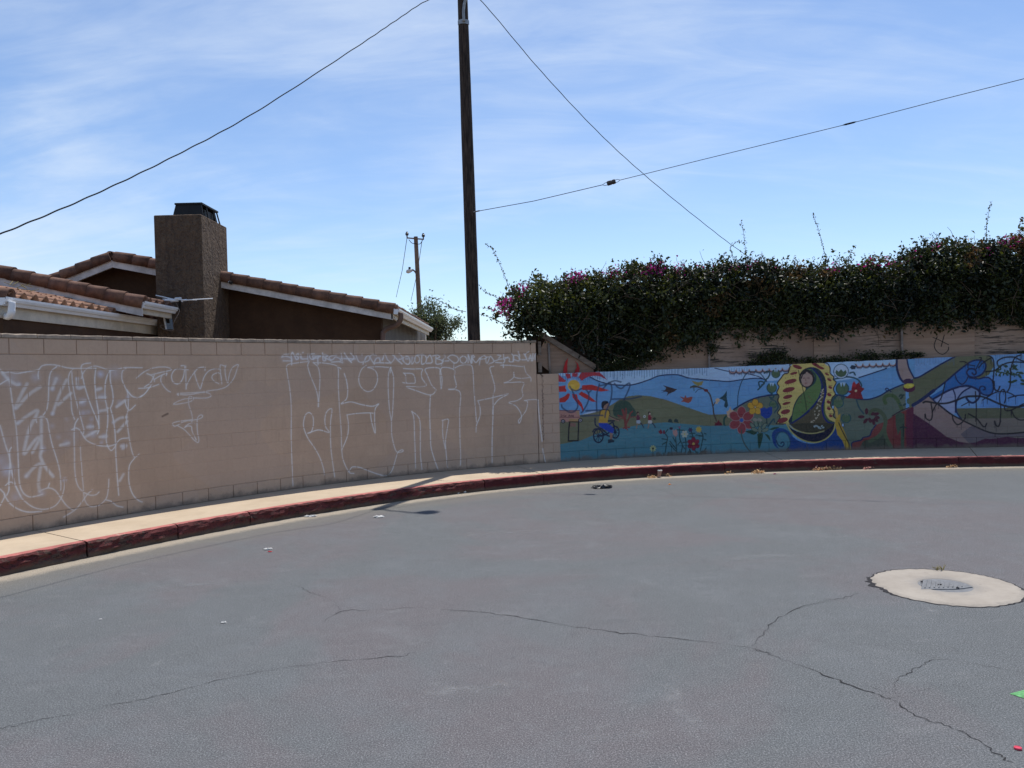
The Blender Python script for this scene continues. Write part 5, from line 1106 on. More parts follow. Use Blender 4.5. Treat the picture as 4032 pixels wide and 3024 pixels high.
# dark lumpy solid added behind the leaf surface; its colour stands in for shade
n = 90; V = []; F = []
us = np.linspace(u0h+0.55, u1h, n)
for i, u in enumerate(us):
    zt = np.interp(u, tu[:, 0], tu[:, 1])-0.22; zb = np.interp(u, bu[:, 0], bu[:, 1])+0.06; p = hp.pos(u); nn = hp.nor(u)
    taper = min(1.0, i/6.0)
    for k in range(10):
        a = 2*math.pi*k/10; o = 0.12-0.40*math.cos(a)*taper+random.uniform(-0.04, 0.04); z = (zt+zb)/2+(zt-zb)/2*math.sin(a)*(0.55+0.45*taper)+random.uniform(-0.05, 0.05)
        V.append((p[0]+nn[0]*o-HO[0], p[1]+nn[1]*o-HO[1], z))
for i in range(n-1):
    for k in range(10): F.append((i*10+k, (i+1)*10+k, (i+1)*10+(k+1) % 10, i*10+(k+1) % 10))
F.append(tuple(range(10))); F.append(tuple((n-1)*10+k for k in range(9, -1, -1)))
link('dark_core', wmesh('dark_core', V, F), M['core'], hedge)
# bare stems showing through
mb = MB(HO)
for k in range(260):
    u = random.uniform(u0h+0.6, u1h-0.2); zt = float(np.interp(u, tu[:, 0], tu[:, 1])); zb = float(np.interp(u, bu[:, 0], bu[:, 1]))
    z = random.uniform(zb, zt-0.1); p = hp.pos(u); nn = hp.nor(u); tt = hp.tan(u); o = random.uniform(-0.62, -0.36)
    pts = []; q = Vector((p[0]+nn[0]*o, p[1]+nn[1]*o, z)); dr = Vector((tt[0]*random.uniform(-1, 1), tt[1]*random.uniform(-1, 1), random.uniform(-0.6, 1.2))).normalized()
    for j in range(5):
        pts.append(q.copy()); dr = (dr+Vector((random.uniform(-.4, .4), random.uniform(-.2, .2), random.uniform(-.4, .3)))).normalized(); q = q+dr*random.uniform(0.06, 0.16)
    mb.tube(pts, [0.007, 0.006, 0.005, 0.004, 0.003], 4)
tag(mb.build('stems', M['twig'], hedge), kind='stuff')
# flowers
FL = [(1984,1193,.30,150),(1990,1235,.18,60),(2045,1130,.18,40),(2265,1089,.20,70),(2240,1105,.25,40),(2397,1074,.25,60),(2561,1066,.26,190),(2530,1080,.2,50),(2655,1054,.22,50),(2760,1066,.3,40),(2880,1060,.2,25),(3032,1055,.16,40),(2960,1040,.22,35),(3267,1052,.14,40),(3406,1045,.24,60),(3465,1035,.18,50),(3598,1017,.18,60),(3560,1025,.2,30),(3668,978,.15,30),(3882,982,.15,40),(3800,985,.2,25),(3940,953,.24,60),(4015,950,.26,80),(2075,1180,.25,20),(2470,1100,.35,25)]
pts = []
for x, y, r, k in FL:
    u, z = hp.hit(x, y+8); p = hp.pos(u); nn = hp.nor(u)
    for _ in range(int(k*(1.0 if k >= 100 else (0.9 if x < 2700 else 0.5)))):
        a = RNG.normal(0, 0.45, 3)*r; pts.append((p[0]+nn[0]*(-0.22)+a[0], p[1]+nn[1]*(-0.22)+a[1]*0.6, z+a[2]*0.8))
me = leaf_mesh('flowers', np.array(pts)-HO, 0.05, (-0.1, -0.5, 0.7), [M['bract']], None, 13, 0.8, 0.0)
tag(link('flowers', me, None, hedge), kind='stuff')
# long shoots standing out of the hedge, each with its leaves
SH = [[(2015,1175),(2000,1120),(1970,1040),(1945,985),(1915,957)], [(1985,1190),(1945,1165),(1915,1150),(1893,1130)], [(1995,1280),(1960,1262),(1920,1245),(1880,1233)], [(1990,1230),(1950,1222),(1900,1208)], [(2940,1055),(2936,985),(2930,920),(2920,866)], [(2892,1055),(2886,1010),(2878,975),(2905,950),(2925,955)], [(3262,1050),(3245,985),(3225,905),(3203,836)], [(3885,960),(3886,900),(3895,840),(3908,790)], [(3340,1050),(3345,1010),(3370,968)], [(3305,1050),(3308,1000)], [(3415,1045),(3405,1000)], [(3700,970),(3690,930),(3680,915)], [(3730,962),(3740,935)], [(2080,1132),(2085,1095)], [(2155,1120),(2156,1085)], [(2195,1115),(2190,1088)], [(2395,1080),(2400,1050)], [(2470,1075),(2468,1045)], [(2690,1065),(2692,1030)], [(2800,1060),(2790,1025)], [(2830,1058),(2850,1035),(2870,1040)], [(2985,1050),(3000,1000),(3005,995)], [(3130,1050),(3128,1020)], [(3210,1050),(3200,1012)], [(3520,1035),(3510,1008)], [(3800,965),(3805,940)]]
for k in range(95):
    xx_ = random.uniform(2010, 3960); yy_ = float(np.interp(xx_, [p[0] for p in TOP], [p[1] for p in TOP]))+8
    dx_ = random.uniform(-22, 22); hh_ = random.uniform(18, 52); SH.append([(xx_, yy_+12), (xx_+dx_*.3, yy_-hh_*.5), (xx_+dx_, yy_-hh_)])
def shoot(path_px, o, parent, off, leafn, path=hp):
    q = catmull(np.array(path_px, float), 6) if len(path_px) > 2 else np.array(path_px, float)
    W = []
    for i, (x, y) in enumerate(q):
        u, z = path.hit(x, y); p = path.pos(u)+path.nor(u)*(o+0.05*i/len(q)); W.append(Vector((p[0], p[1], z)))
    mb = MB(off); mb.tube(W, list(np.linspace(0.006, 0.0025, len(W))), 5); st = mb.build('shoot', M['twig'], parent)
    Wn = np.array([tuple(v) for v in W]); d = np.concatenate([[0], np.cumsum(np.linalg.norm(np.diff(Wn, axis=0), axis=1))])
    nl = max(8, int(d[-1]/0.026)) if leafn is None else leafn
    t = np.linspace(0.08, 1, nl)*d[-1]
    L = np.stack([np.interp(t, d, Wn[:, i]) for i in range(3)], 1)+RNG.normal(0, 0.016, (nl, 3))
    me = leaf_mesh('shoot_leaves', L-np.array(off), 0.055, (0, -0.3, 0.7), [M['leaf']], None, int(path_px[0][0]), 0.5, 0.6)
    link('shoot_leaves', me, None, st)
for s_ in SH: shoot(s_, 0.0, hedge, tuple(HO), None)
shoot([(1862,1222),(1820,1212),(1785,1190),(1760,1178),(1740,1165),(1706,1164)], 0.35, hedge, tuple(HO), None)
# tufts that hang or stand on the wall top under the hedge
pts = []
for x, y, rx, ry, k in ((3020,1415,70,28,420),(2985,1435,60,14,200),(3060,1395,50,25,240),(3180,1422,35,16,160),(3290,1418,80,16,300),(3420,1405,75,20,380),(3540,1400,60,18,220),(2795,1375,22,30,160),(2440,1436,75,30,900),(2500,1420,60,22,400),(2535,1392,45,14,420),(2385,1450,35,16,200),(2560,1405,70,24,260),(2360,1440,25,18,90),(3600,1398,40,10,90),(4020,1388,25,6,40),(3100,1420,60,12,140)):
    for _ in range(k):
        a = RNG.normal(0, 0.5, 2); u, z = fpath.hit(x+a[0]*rx, y+a[1]*ry); p = fpath.pos(u)+fpath.nor(u)*RNG.uniform(-0.16, -0.02); pts.append((p[0], p[1], z))
me = leaf_mesh('trailing_leaves', np.array(pts)-HO, 0.055, (-0.1, -0.6, 0.5), [M['leaf']], None, 31)
tag(link('trailing_leaves', me, None, hedge), kind='stuff')

# ------------------------------------------------------------------ utility pole with street lamp
PX, PY = -0.712, 15.25
pole = tag(empty('utility_pole', (PX, PY, 0.0)), 'tall dark timber utility pole standing behind the tan block wall', 'utility pole')
topx, POLE_H = -0.062, 9.6
mb = MB((PX, PY, 0)); nn_ = 26; pts = []; rs = []
mbV = []
NS = 20
for i in range(nn_+1):
    t = i/nn_; z = -0.05+(POLE_H+0.05)*t; r = 0.134-0.034*t
    for k in range(NS):
        a = 2*math.pi*k/NS; rr_ = r*(1+0.03*math.sin(k*2.4+i*0.15)+0.02*math.sin(k*5.1-i*0.3)+random.uniform(-0.012, 0.012)); mbV.append((PX+topx*t+rr_*math.cos(a), PY+rr_*math.sin(a), z))
F = [(i*NS+k, i*NS+(k+1) % NS, (i+1)*NS+(k+1) % NS, (i+1)*NS+k) for i in range(nn_) for k in range(NS)]+[tuple(nn_*NS+k for k in range(NS))]
mb.add(mbV, F); mb.build('shaft', M['pole'], pole, smooth=True)
bx = PX+topx*0.89; zb = 8.86
mb = MB((PX, PY, 0))
for k in range(9):
    a0, a1 = math.pi*(1.12+0.76*k/9), math.pi*(1.12+0.76*(k+1)/9); r = 0.108
    mb.prism([(bx+r*math.cos(a0), PY+r*math.sin(a0), zb), (bx+r*math.cos(a1), PY+r*math.sin(a1), zb), (bx+(r+.012)*math.cos(a1), PY+(r+.012)*math.sin(a1), zb), (bx+(r+.012)*math.cos(a0), PY+(r+.012)*math.sin(a0), zb)], (0, 0, 0.085))
mb.build('bracket', M['steel'], pole)
lampx, lampy, lampz = 0.05, 15.03, 9.92
arm = catmull(np.array([(bx+0.012, PY-0.125, zb+0.03), (bx+0.014, PY-0.13, zb+0.25), (bx+0.06, PY-0.15, zb+0.45), (bx+0.22, PY-0.18, zb+0.72), (bx+0.45, PY-0.2, zb+0.95), (lampx-0.22, lampy, lampz+0.12)]), 6)
MB((PX, PY, 0)).tube(arm, 0.028, 10).build('lamp_arm', M['steel'], pole, smooth=True)
mb = MB((PX, PY, 0))
prof = [(-0.22, 0.03, 0.03), (-0.15, 0.05, 0.05), (-0.07, 0.12, 0.075), (0.03, 0.17, 0.085), (0.12, 0.14, 0.075), (0.19, 0.06, 0.04), (0.20, 0.01, 0.01)]
V = []; F = []
for i, (dx, hw, hh) in enumerate(prof):
    for k in range(12):
        a = 2*math.pi*k/12; V.append((lampx+dx, lampy+hw*math.cos(a), lampz+0.10+hh*math.sin(a)*(0.8 if math.sin(a) > 0 else 0.7)))
F = [(i*12+k, i*12+(k+1) % 12, (i+1)*12+(k+1) % 12, (i+1)*12+k) for i in range(len(prof)-1) for k in range(12)]+[tuple(range(11, -1, -1)), tuple((len(prof)-1)*12+k for k in range(12))]
mb.add(V, F); mb.build('lamp_head', M['steel'], pole, smooth=True)
# cables
def cable(name, pts, r, label, n=10, mt='wire', wav=0.0, cat='cable'):
    q = catmull(np.array([tuple(p) for p in pts]), n)
    o = Vector(q[0])
    mb = MB(o)
    if wav:
        P2 = []
        for i in range(len(q)-1):
            for j in range(3):
                t = j/3; p = q[i]*(1-t)+q[i+1]*t; ph = (i+t)*1.4; P2.append((p[0], p[1]+wav*math.cos(ph), p[2]+wav*math.sin(ph)))
        mb.tube(P2, r, 6)
    else: mb.tube(q, r, 6)
    ob = mb.build(name, M[mt], None, smooth=True); return tag(ob, label, cat)
LW = [(-420,1085,6.2), (-200,1000,6.75), (0,922,7.3), (344,778,8.35), (678,619,9.45), (1004,443,10.75), (1410,181,12.6)]
lp = [at(x, y, d) for x, y, d in LW]+[at(1560, 80, 13.3), at(1686, 0, 13.9), Vector((PX+topx-0.02, PY-0.08, 9.52))]
cable('service_cable', lp, 0.0075, 'twisted black service cable running from the pole top out over the road', wav=0.003, n=14)
RW = [(2123,272,16.1), (2345,510,17.0), (2537,688,17.9), (2769,878,19.2), (2930,999,20.2), (3150,1140,21.8)]
rp = [Vector((PX+topx+0.02, PY+0.08, 9.52)), at(1891, 0, 15.35)]+[at(x, y, d) for x, y, d in RW]
cable('service_cable', rp, 0.0075, 'twisted black service cable dropping from the pole top behind the hedge', wav=0.003, n=14)
# span guy wire with strain insulator and splice
gz = at(1878, 832, PY)
GW = [(1878,832,15.1), (2100,792,14.9), (2380,726,14.6), (2430,712,14.55), (2760,630,14.2), (3295,499,13.6), (3395,474,13.5), (3720,389,13.1), (4032,310,12.8), (4400,215,12.4)]
gp = [at(x, y, d) for x, y, d in GW]
guy = tag(empty('guy_wire', tuple(gp[0])), 'thin steel guy wire with dark strain insulator stretched from the pole', 'guy wire')
go = tuple(gp[0]); gq = catmull(np.array([tuple(p) for p in gp]), 5)
i0 = at(2386, 724.5, 14.6); i1 = at(2428, 712.5, 14.55)
MB(go).tube([gp[0], gp[1], at(2374, 727.5, 14.6)], 0.0062, 6).build('wire', M['wire'], guy)
MB(go).tube([at(2440, 709.5, 14.54)]+gp[4:], 0.0055, 6).build('wire', M['wire'], guy)
ax = (i1-i0).normalized()
MB(go).tube([i0+ax*0.02, i0+ax*0.035, i0+ax*0.10, i0+ax*0.115, i0+ax*0.13, i1-ax*0.035, i1-ax*0.02], [0.034, 0.044, 0.044, 0.036, 0.044, 0.044, 0.034], 12).build('insulator', M['porcelain'], guy, smooth=False)
for s_ in (1, -1):
    upv = Vector((0, 0.3, 1)).normalized()*0.03*s_
    MB(go).tube([at(2372, 728, 14.6), i0-ax*0.02+upv*0.9, i0+ax*0.05+upv], 0.005, 5).build('loop', M['wire'], guy)
    MB(go).tube([at(2442, 709, 14.54), i1+ax*0.02+upv*0.9, i1-ax*0.05+upv], 0.005, 5).build('loop', M['wire'], guy)
MB(go).tube([at(3318, 493, 13.58), at(3330, 490, 13.57), at(3362, 482, 13.54), at(3372, 479, 13.53)], [0.007, 0.016, 0.015, 0.007], 8).build('splice', M['wire'], guy)
MB(go).tube([gp[0]-Vector((0.12, -0.1, 0.0)), gp[0]+Vector((0.05, 0, 0.01))], 0.014, 8).build('eye_bolt', M['steel'], guy)

# ------------------------------------------------------------------ far pole, lamp and tree
FY = 46.0
ftop = at(1637, 932, FY); fbot = at(1657, 1330, FY)
fp = tag(empty('distant_pole', (fbot.x, FY, 0)), 'distant timber pole with crossarm and curved street light beyond the house', 'utility pole')
fo = (fbot.x, FY, 0); d_ = (ftop-fbot)
MB(fo).tube([fbot-d_*0.6, ftop], [0.17, 0.12], 10).build('shaft', M['farpole'], fp)
l = at(1604, 938, FY); r_ = at(1668, 944, FY)
mb = MB(fo); c_ = at(1637, 941, FY); mb.tube([l+Vector((-.03, -.12, 0)), c_+Vector((0, -.12, 0)), r_+Vector((.03, -.12, 0))], 0.05, 4); mb.build('crossarm', M['farpole'], fp)
for e in (l, r_):
    b0_ = e+Vector((0, -.12, 0.03)); MB(fo).tube([b0_, b0_+Vector((0, 0, .1)), b0_+Vector((0, 0, .14)), b0_+Vector((0, 0, .24)), b0_+Vector((0, 0, .28)), b0_+Vector((0, 0, .33))], [.04, .04, .10, .10, .06, .06], 8).build('insulator', M['porcelain'], fp)
q = catmull(np.array([tuple(at(x, y, FY-0.15)) for x, y in ((1610,944),(1622,957),(1640,960),(1654,960),(1664,946))]), 5)
MB(fo).tube(q, 0.02, 5).build('jumper_cable', M['wire'], fp)
for a, b in (((1602,940),(1560,1170)), ((1662,946),(1618,1185))):
    MB(fo).tube([at(*a, FY-0.2), at((a[0]+b[0])/2+3, (a[1]+b[1])/2+8, FY+9), at(*b, FY+20)], [0.018, 0.018, 0.018], 5).build('line_wire', M['wire'], fp)
q = catmull(np.array([tuple(at(x, y, FY-0.3)) for x, y in ((1641,1082),(1634,1070),(1626,1063),(1618,1063))]), 6)
MB(fo).tube(q, 0.045, 8).build('lamp_arm', M['farpole'], fp, smooth=True)
lc = at(1613, 1069, FY-0.3)
MB(fo).tube([lc+Vector((-.20, 0, -.06)), lc+Vector((-.12, 0, 0)), lc+Vector((.05, 0, .05)), lc+Vector((.2, 0, .09))], [.04, .13, .11, .05], 10).build('lamp_head', M['white'], fp, smooth=True)
MB(fo).tube([lc+Vector((0, 0, .08)), lc+Vector((0, 0, .26))], .07, 8).build('photocell', M['black'], fp)

def tree(name, label, px, py, Y, w_, h_, nleaf, seed, size=0.11):
    base = at(px, py, Y); root = tag(empty(name, (base.x, Y, 0)), label, 'tree'); o = Vector((base.x, Y, 0)); r = random.Random(seed)
    zc = base.z; trunk_top = Vector((base.x, Y, zc*0.62))
    MB(o).tube([o, o*0.5+trunk_top*0.5+Vector((.1, 0, 0)), trunk_top], [.2, .16, .11], 8).build('trunk', M['twig'], root, smooth=True)
    pts = []
    mbl = MB(o)
    for k in range(34):
        a = r.uniform(0, 6.28); rad_ = r.uniform(.2, 1); tip = Vector((base.x+math.cos(a)*w_*rad_, Y+math.sin(a)*w_*.8*rad_, zc+h_*r.uniform(-.9, 1.0)*math.sqrt(max(0, 1.05-rad_**2))))
        mid = trunk_top*.45+tip*.55+Vector((0, 0, .1*h_)); mbl.tube([trunk_top-Vector((0, 0, r.uniform(0, .5))), mid, tip], [.05, .03, .01], 5)
        nl = nleaf//34
        for _ in range(nl):
            g_ = np.array([r.gauss(0, 1), r.gauss(0, 1), r.gauss(0, .8)])*.22*w_*r.uniform(.3, 1.2); t = r.uniform(.5, 1); c = mid*(1-t)+tip*t; pts.append((c.x+g_[0], c.y+g_[1], c.z+g_[2]))
    mbl.build('limbs', M['twig'], root)
    tag(link('crown', leaf_mesh('crown', np.array(pts)-np.array(o), size, (0, 0, .5), [M['leafgrey']], None, seed, .5), None, root), kind='stuff')
    return root
tree('olive_tree', 'grey green tree with loose crown behind the gutter of the house', 1705, 1262, 31, 1.05, 0.85, 6500, 3)
# ------------------------------------------------------------------ the house
HX, HY = -5.5, 18.0
house = tag(empty('house', (HX, HY, 0)), 'brown stucco house with clay barrel tile roofs, white gutters and tall chimney', 'house'); ho = (HX, HY, 0)
WY = 15.72; RY = 15.30                            # main gable wall and rake plane
apex = at(440, 985, RY); rend = at(1543, 1192, RY); lend = at(150, 1100, RY)
xr, zr_ = rend.x, rend.z; xa, za = apex.x, apex.z
slR = (za-zr_)/(xr-xa); slL = (za-lend.z)/(xa-lend.x)
def zroofR(x): return za-0.16-(x-xa)*slR
side_x = at(1503, 1300, WY).x
# gable wall
MB(ho).prism([(xa-4.5, WY, 0), (side_x, WY, 0), (side_x, WY, zroofR(side_x)-.06), (xa, WY, za-.22), (xa-4.5, WY, za-.22-4.5*slL)], (0, .2, 0)).build('wall', M['stucco'], house)
MB(ho).box((side_x-.2, WY+.201, 0), (side_x, 22.6, zr_-.18)).build('side_wall', M['sidewall'], house)
MB(ho).box((side_x-.06, 22.601, 0), (side_x+.13, 22.78, zr_-.2)).build('porch_post', M['offwhite'], house)
# roof planes (thick slabs under the tiles)
def slab(name, x0, z0, x1, z1, y0, y1, th, mt, parent):
    return MB(ho).prism([(x0, y0, z0), (x1, y0, z1), (x1, y0, z1-th), (x0, y0, z0-th)], (0, y1-y0, 0)).build(name, mt, parent)
roofR = slab('roof', xa, za-.10, xr+.02, zr_-.12, RY+.03, 21.8, .05, M['tile'], house)
roofL = slab('roof', xa-.01, za-.10, xa-4.6, za-.10-4.59*slL, RY+.03, 21.8, .05, M['tile'], house)
def fascia(x0, z0, x1, z1, y, hgt, mt, parent, th=.035):
    return MB(ho).prism([(x0, y, z0), (x1, y, z1), (x1, y, z1-hgt), (x0, y, z0-hgt)], (0, th, 0)).build('fascia', mt, parent)
fascia(xa, za-.20, xr+.01, zr_-.20, RY+.0, .14, M['white'], house); fascia(xa-4.5, za-.20-4.5*slL, xa-.002, za-.20, RY+.001, .14, M['white'], house)
MB(ho).prism([(xa, RY+.04, za-.23), (xr, RY+.04, zr_-.23), (xr, RY+.04, zr_-.26), (xa, RY+.04, za-.26)], (0, WY-RY-.045, 0)).build('soffit', M['soffit'], house)
def rake_tile_mesh(L):
    prof = [(-.035, -.135), (-.037, -.02)]+[(.055-.092*math.cos(t), .0+.085*math.sin(t)) for t in np.linspace(.15, math.pi, 9)]+[(.147, -.06)]
    inner = [(y*.82+.008, z*.84-.004) for y, z in prof]
    V = []; F = []; n = len(prof)
    for x, k, lift in ((0, .94, -.010), (L, 1.04, .008)):
        for y, z in prof: V.append((x, y*k, z*k+lift))
        for y, z in inner: V.append((x, y*k, z*k+lift))
    o1 = 2*n
    for i in range(n-1):
        F.append((i, i+1, o1+i+1, o1+i)); F.append((n+i+1, n+i, o1+n+i, o1+n+i+1)); F.append((i+1, i, n+i, n+i+1)); F.append((o1+i, o1+i+1, o1+n+i+1, o1+n+i))
    F.append((0, o1, o1+n, n)); F.append((n-1, 2*n-1, o1+2*n-1, o1+n-1))
    me = wmesh('rake_tile', V, F, True); bm = bmesh.new(); bm.from_mesh(me); bmesh.ops.recalc_face_normals(bm, faces=bm.faces); bm.to_mesh(me); bm.free()
    for p in me.polygons: p.use_smooth = abs(p.normal.x) < 0.7
    me.materials.append(M['tile']); return me
RT_ = rake_tile_mesh(.375)
def rake_row(x0, z0, x1, z1, y, parent, pitch=.333, flip=False):
    dx, dz = x1-x0, z1-z0; L = math.hypot(dx, dz); n = int(round(L/pitch)); a = math.atan2(dz, dx)
    for i in range(n):
        o = bpy.data.objects.new('rake_tile', RT_); COL.objects.link(o); o.parent = parent
        t = i*L/n/L; o.location = (x0+dx*t-ho[0], y-ho[1], z0+dz*t+random.uniform(-.004, .004))
        o.rotation_euler = (0, -a, 0) if not flip else (0, -a, 0)
        o.rotation_euler.y += random.uniform(-.012, .012)
        if flip: o.scale = (-1, 1, 1); o.rotation_euler = (0, -(math.atan2(-dz, -dx)), 0)
rake_row(xa+.05, za-.085, xr-.0, zr_-.085, RY, house)
rake_row(xa-.05, za-.085, xa-3.2, za-.085-3.15*slL, RY, house, flip=True)
# ridge cap at the apex
o = bpy.data.objects.new('ridge_tile', RT_); COL.objects.link(o); o.parent = house; o.location = (xa-.05-ho[0], RY+.1-ho[1], za-.06); o.rotation_euler = (rad(0), 0, rad(90)); o.scale = (1.0, .9, .9)
# S tiles on the eave rows (one column each), eave runs along y
def s_tile_mesh(wd, L, th=.016):
    xsn = 12; V = []; F = []
    for s0, e in ((0, 0), (L, .012)):
        for lay in (0, -th):
            for i in range(xsn+1):
                t = i/xsn; V.append((s0, t*wd, .042*math.sin(2*math.pi*t)+e+lay))
    n = xsn+1
    for i in range(xsn):
        F.append((i, i+1, 2*n+i+1, 2*n+i)); F.append((n+i+1, n+i, 3*n+i, 3*n+i+1)); F.append((i+1, i, n+i, n+i+1)); F.append((2*n+i, 2*n+i+1, 3*n+i+1, 3*n+i))
    F.append((0, 2*n, 3*n, n)); F.append((n-1, 2*n-1, 4*n-1, 3*n-1))
    me = wmesh('roof_tile', V, F, True); bm = bmesh.new(); bm.from_mesh(me); bmesh.ops.recalc_face_normals(bm, faces=bm.faces); bm.to_mesh(me); bm.free()
    for p in me.polygons: p.use_smooth = abs(p.normal.x) < 0.7
    return me
ST = s_tile_mesh(.24, .42); ST.materials.append(M['tilepale']); ST2 = s_tile_mesh(.24, .42); ST2.materials.append(M['tile'])
def eave_tiles(x, z, y0, y1, slope, parent, me, rows=2):
    n = int((y1-y0)/.24); a = math.atan(slope)
    for rw in range(rows):
        for i in range(n):
            o = bpy.data.objects.new('roof_tile', me); COL.objects.link(o); o.parent = parent
            s_ = .36*rw; o.location = (x-math.cos(a)*(.42+s_)-ho[0]+random.uniform(-.012, .012), y0+i*.24-ho[1], z+math.sin(a)*(.42+s_)+.012*rw+random.uniform(-.003, .003)); o.rotation_euler = (0, a, 0)
eave_tiles(xr+.06, zr_-.07, RY+.2, 21.7, slR, house, ST2, 1)
def gutter(x, z, y0, y1, parent, mt='gutter', fasc=True):
    """K-style gutter along y, outer lip towards +x"""
    pr = [(0, 0), (0, -.105), (.055, -.112), (.075, -.075), (.10, -.06), (.115, -.03), (.118, 0), (.104, 0), (.10, -.03), (.06, -.06), (.045, -.098), (.010, -.095), (.010, 0)]
    g_ = MB(ho).prism([(x+a, y0, z+b) for a, b in pr], (0, y1-y0, 0)).build('gutter', M[mt], parent)
    MB(ho).box((x+.002, y0+.004, z-.10), (x+.09, y0+.010, z-.01)).build('end_cap', M[mt], parent)
    if fasc: MB(ho).box((x-.05, y0+.02, z-.20), (x-.012, y1, z-.02)).build('fascia', M['offwhite'], parent)
    return g_
gutter(xr+.03, zr_-.12, RY-.02, 21.9, house)
q = catmull(np.array([tuple(p) for p in (at(1578, 1232, RY+.15), at(1577, 1258, RY+.15), at(1560, 1280, RY+.2), at(1530, 1292, WY-.12), at(1512, 1305, WY-.1), at(1508, 1330, WY-.1), at(1508, 1500, WY-.1))]), 6)
MB(ho).tube(q, .052, 10).build('downspout', M['downpipe'], house, smooth=True)
# front wing: its gable rake crosses in front, upper left
GY = 13.0; g0 = at(552, 1163, GY); g1 = at(-260, 985, GY)
slW = (g1.z-g0.z)/(g0.x-g1.x)
rake_row(g1.x, g1.z-.085, g0.x, g0.z-.085, GY, house)
fascia(g1.x, g1.z-.20, g0.x+.02, g0.z-.20, GY, .15, M['white'], house)
slab('roof', g1.x, g1.z-.10, g0.x+.02, g0.z-.10, GY+.03, 14.25, .05, M['tile'], house)
MB(ho).prism([(g1.x, GY+.45, 0), (g0.x-1.0, GY+.45, 0), (g0.x-1.0, GY+.45, g0.z-.06), (g1.x, GY+.45, g1.z-.2)], (0, .2, 0)).build('wall', M['stucco'], house)
MB(ho).box((g0.x-1.2, GY+.651, 0), (g0.x-1.0, WY-.002, g0.z-.06)).build('wall', M['stucco'], house)
eave_tiles(g0.x+.05, g0.z-.07, GY+.2, 14.3, slW, house, ST2, 1)
gutter(g0.x-.03, g0.z-.10, GY+.0, 14.28, house)
# low patio roof in front of it, eave running back from the road
pe0 = at(14, 1157, 10.1); pz = pe0.z; px_ = pe0.x-.12
MB(ho).box((px_-.03, 10.2, pz-.30), (px_+.0, 15.0, pz-.06)).build('fascia', M['offwhite'], house)
slab('roof', px_-3.0, pz+.66-.03, px_+.05, pz-.03, 10.2, 15.0, .05, M['tile'], house)
eave_tiles(px_+.10, pz+.01, 10.25, 15.0, .22, house, ST, 3)
rake_row(px_-2.4, pz+.02+2.4*.22, px_+.07, pz+.0, 10.18, house)
gutter(px_+.03, pz-.035, 10.12, 15.0, house, fasc=False)
q = catmull(np.array([tuple(p) for p in (at(46, 1188, 10.2), at(46, 1215, 10.2), at(44, 1232, 10.2), at(34, 1246, 10.25), at(16, 1242, 10.35), at(-6, 1230, 10.5), at(-40, 1225, 10.7))]), 6)
MB(ho).tube(q, .045, 10).build('downspout', M['gutter'], house, smooth=True)
MB(ho).box((px_-.10, 10.3, pz-.52), (px_-.035, 15.0, pz-.21)).build('beam', M['stucco'], house)
MB(ho).box((px_-3, 12.0, 0), (px_-.9, 12.2, pz+.1)).build('wall', M['soffit'], house)
bb = at(22, 1300, 10.6); MB(ho).prism([at(28, 1270, 10.6), at(54, 1270, 10.6), at(38, 1325, 10.6), at(8, 1325, 10.6)], (0, .05, 0)).build('brace', M['stucco'], house)
# debris of dry twigs on the patio tiles
mb = MB(ho)
for k in range(16):
    a = at(random.uniform(20, 130), random.uniform(1118, 1150), random.uniform(10.6, 11.4)); mb.tube([a, a+Vector((random.uniform(-.15, .15), random.uniform(-.2, .2), random.uniform(-.02, .08)))], .005, 4)
tag(mb.build('dry_twigs', M['weed'], house), kind='stuff')
# chimney
CY0, CY1 = 14.4, 15.70
c00 = at(604, 846, CY0); c10 = at(791, 844, CY0); cz = (c00.z+c10.z)/2
chim = MB(ho).box((c00.x, CY0, 0), (c10.x, CY1, cz)); chim = chim.build('chimney', M['chimney'], house, bevel=.015)
s0 = at(672, 806, CY0+.22); s1 = at(790, 802, CY0+.22); sz1 = s1.z; dx0, dx1 = c00.x+.31, c10.x-.02
mb = MB(ho); ya, yb = CY0+.14, CY1-.30; t_ = .05
for (xx, yy, tx, ty) in ((dx0, ya, t_, t_), (dx1, ya, -t_, t_), (dx0, yb, t_, -t_), (dx1, yb, -t_, -t_), ((dx0+dx1)/2, ya, 0, t_), (dx1, (ya+yb)/2-.15, -t_, 0), (dx1, (ya+yb)/2+.2, -t_, 0)):
    mb.tube([(xx, yy, cz-.02), (xx+tx, yy+ty, sz1)], .016, 4)
mb.build('cap_frame', M['black'], chim)
MB(ho).box((dx0+t_-.03, ya+t_-.03, sz1-.02), (dx1-t_+.03, yb-t_+.03, sz1+.012)).build('cap_lid', M['black'], chim)
MB(ho).prism([(dx0-.01, ya-.01, cz-.01), (dx1+.01, ya-.01, cz-.01), (dx1-.04, ya+.04, sz1-.015), (dx0+.04, ya+.04, sz1-.015)], (0, .02, 0)).build('cap_screen', M['black'], chim)
MB(ho).prism([(dx0+.03, yb-.06, cz-.01), (dx1-.03, yb-.06, cz-.01), (dx1-.07, yb-.09, sz1-.015), (dx0+.07, yb-.09, sz1-.015)], (0, .02, 0)).build('cap_screen', M['black'], chim)
MB(ho).box((dx0+.08, ya+.2, cz-.01), (dx0+.5, yb-.2, sz1-.08)).build('flue', M['black'], chim)
# security camera under the rake
cc = at(907, 1112, RY-.05)
mbx = MB(ho); mbx.tube([cc+Vector((-.10, .12, .03)), cc], .032, 10, 0); mbx.tube([cc+Vector((-.001, 0, 0)), cc+Vector((.03, -.03, -.012))], .034, 10, 1); mbx.build('security_camera', [M['gutter'], M['black']], house)
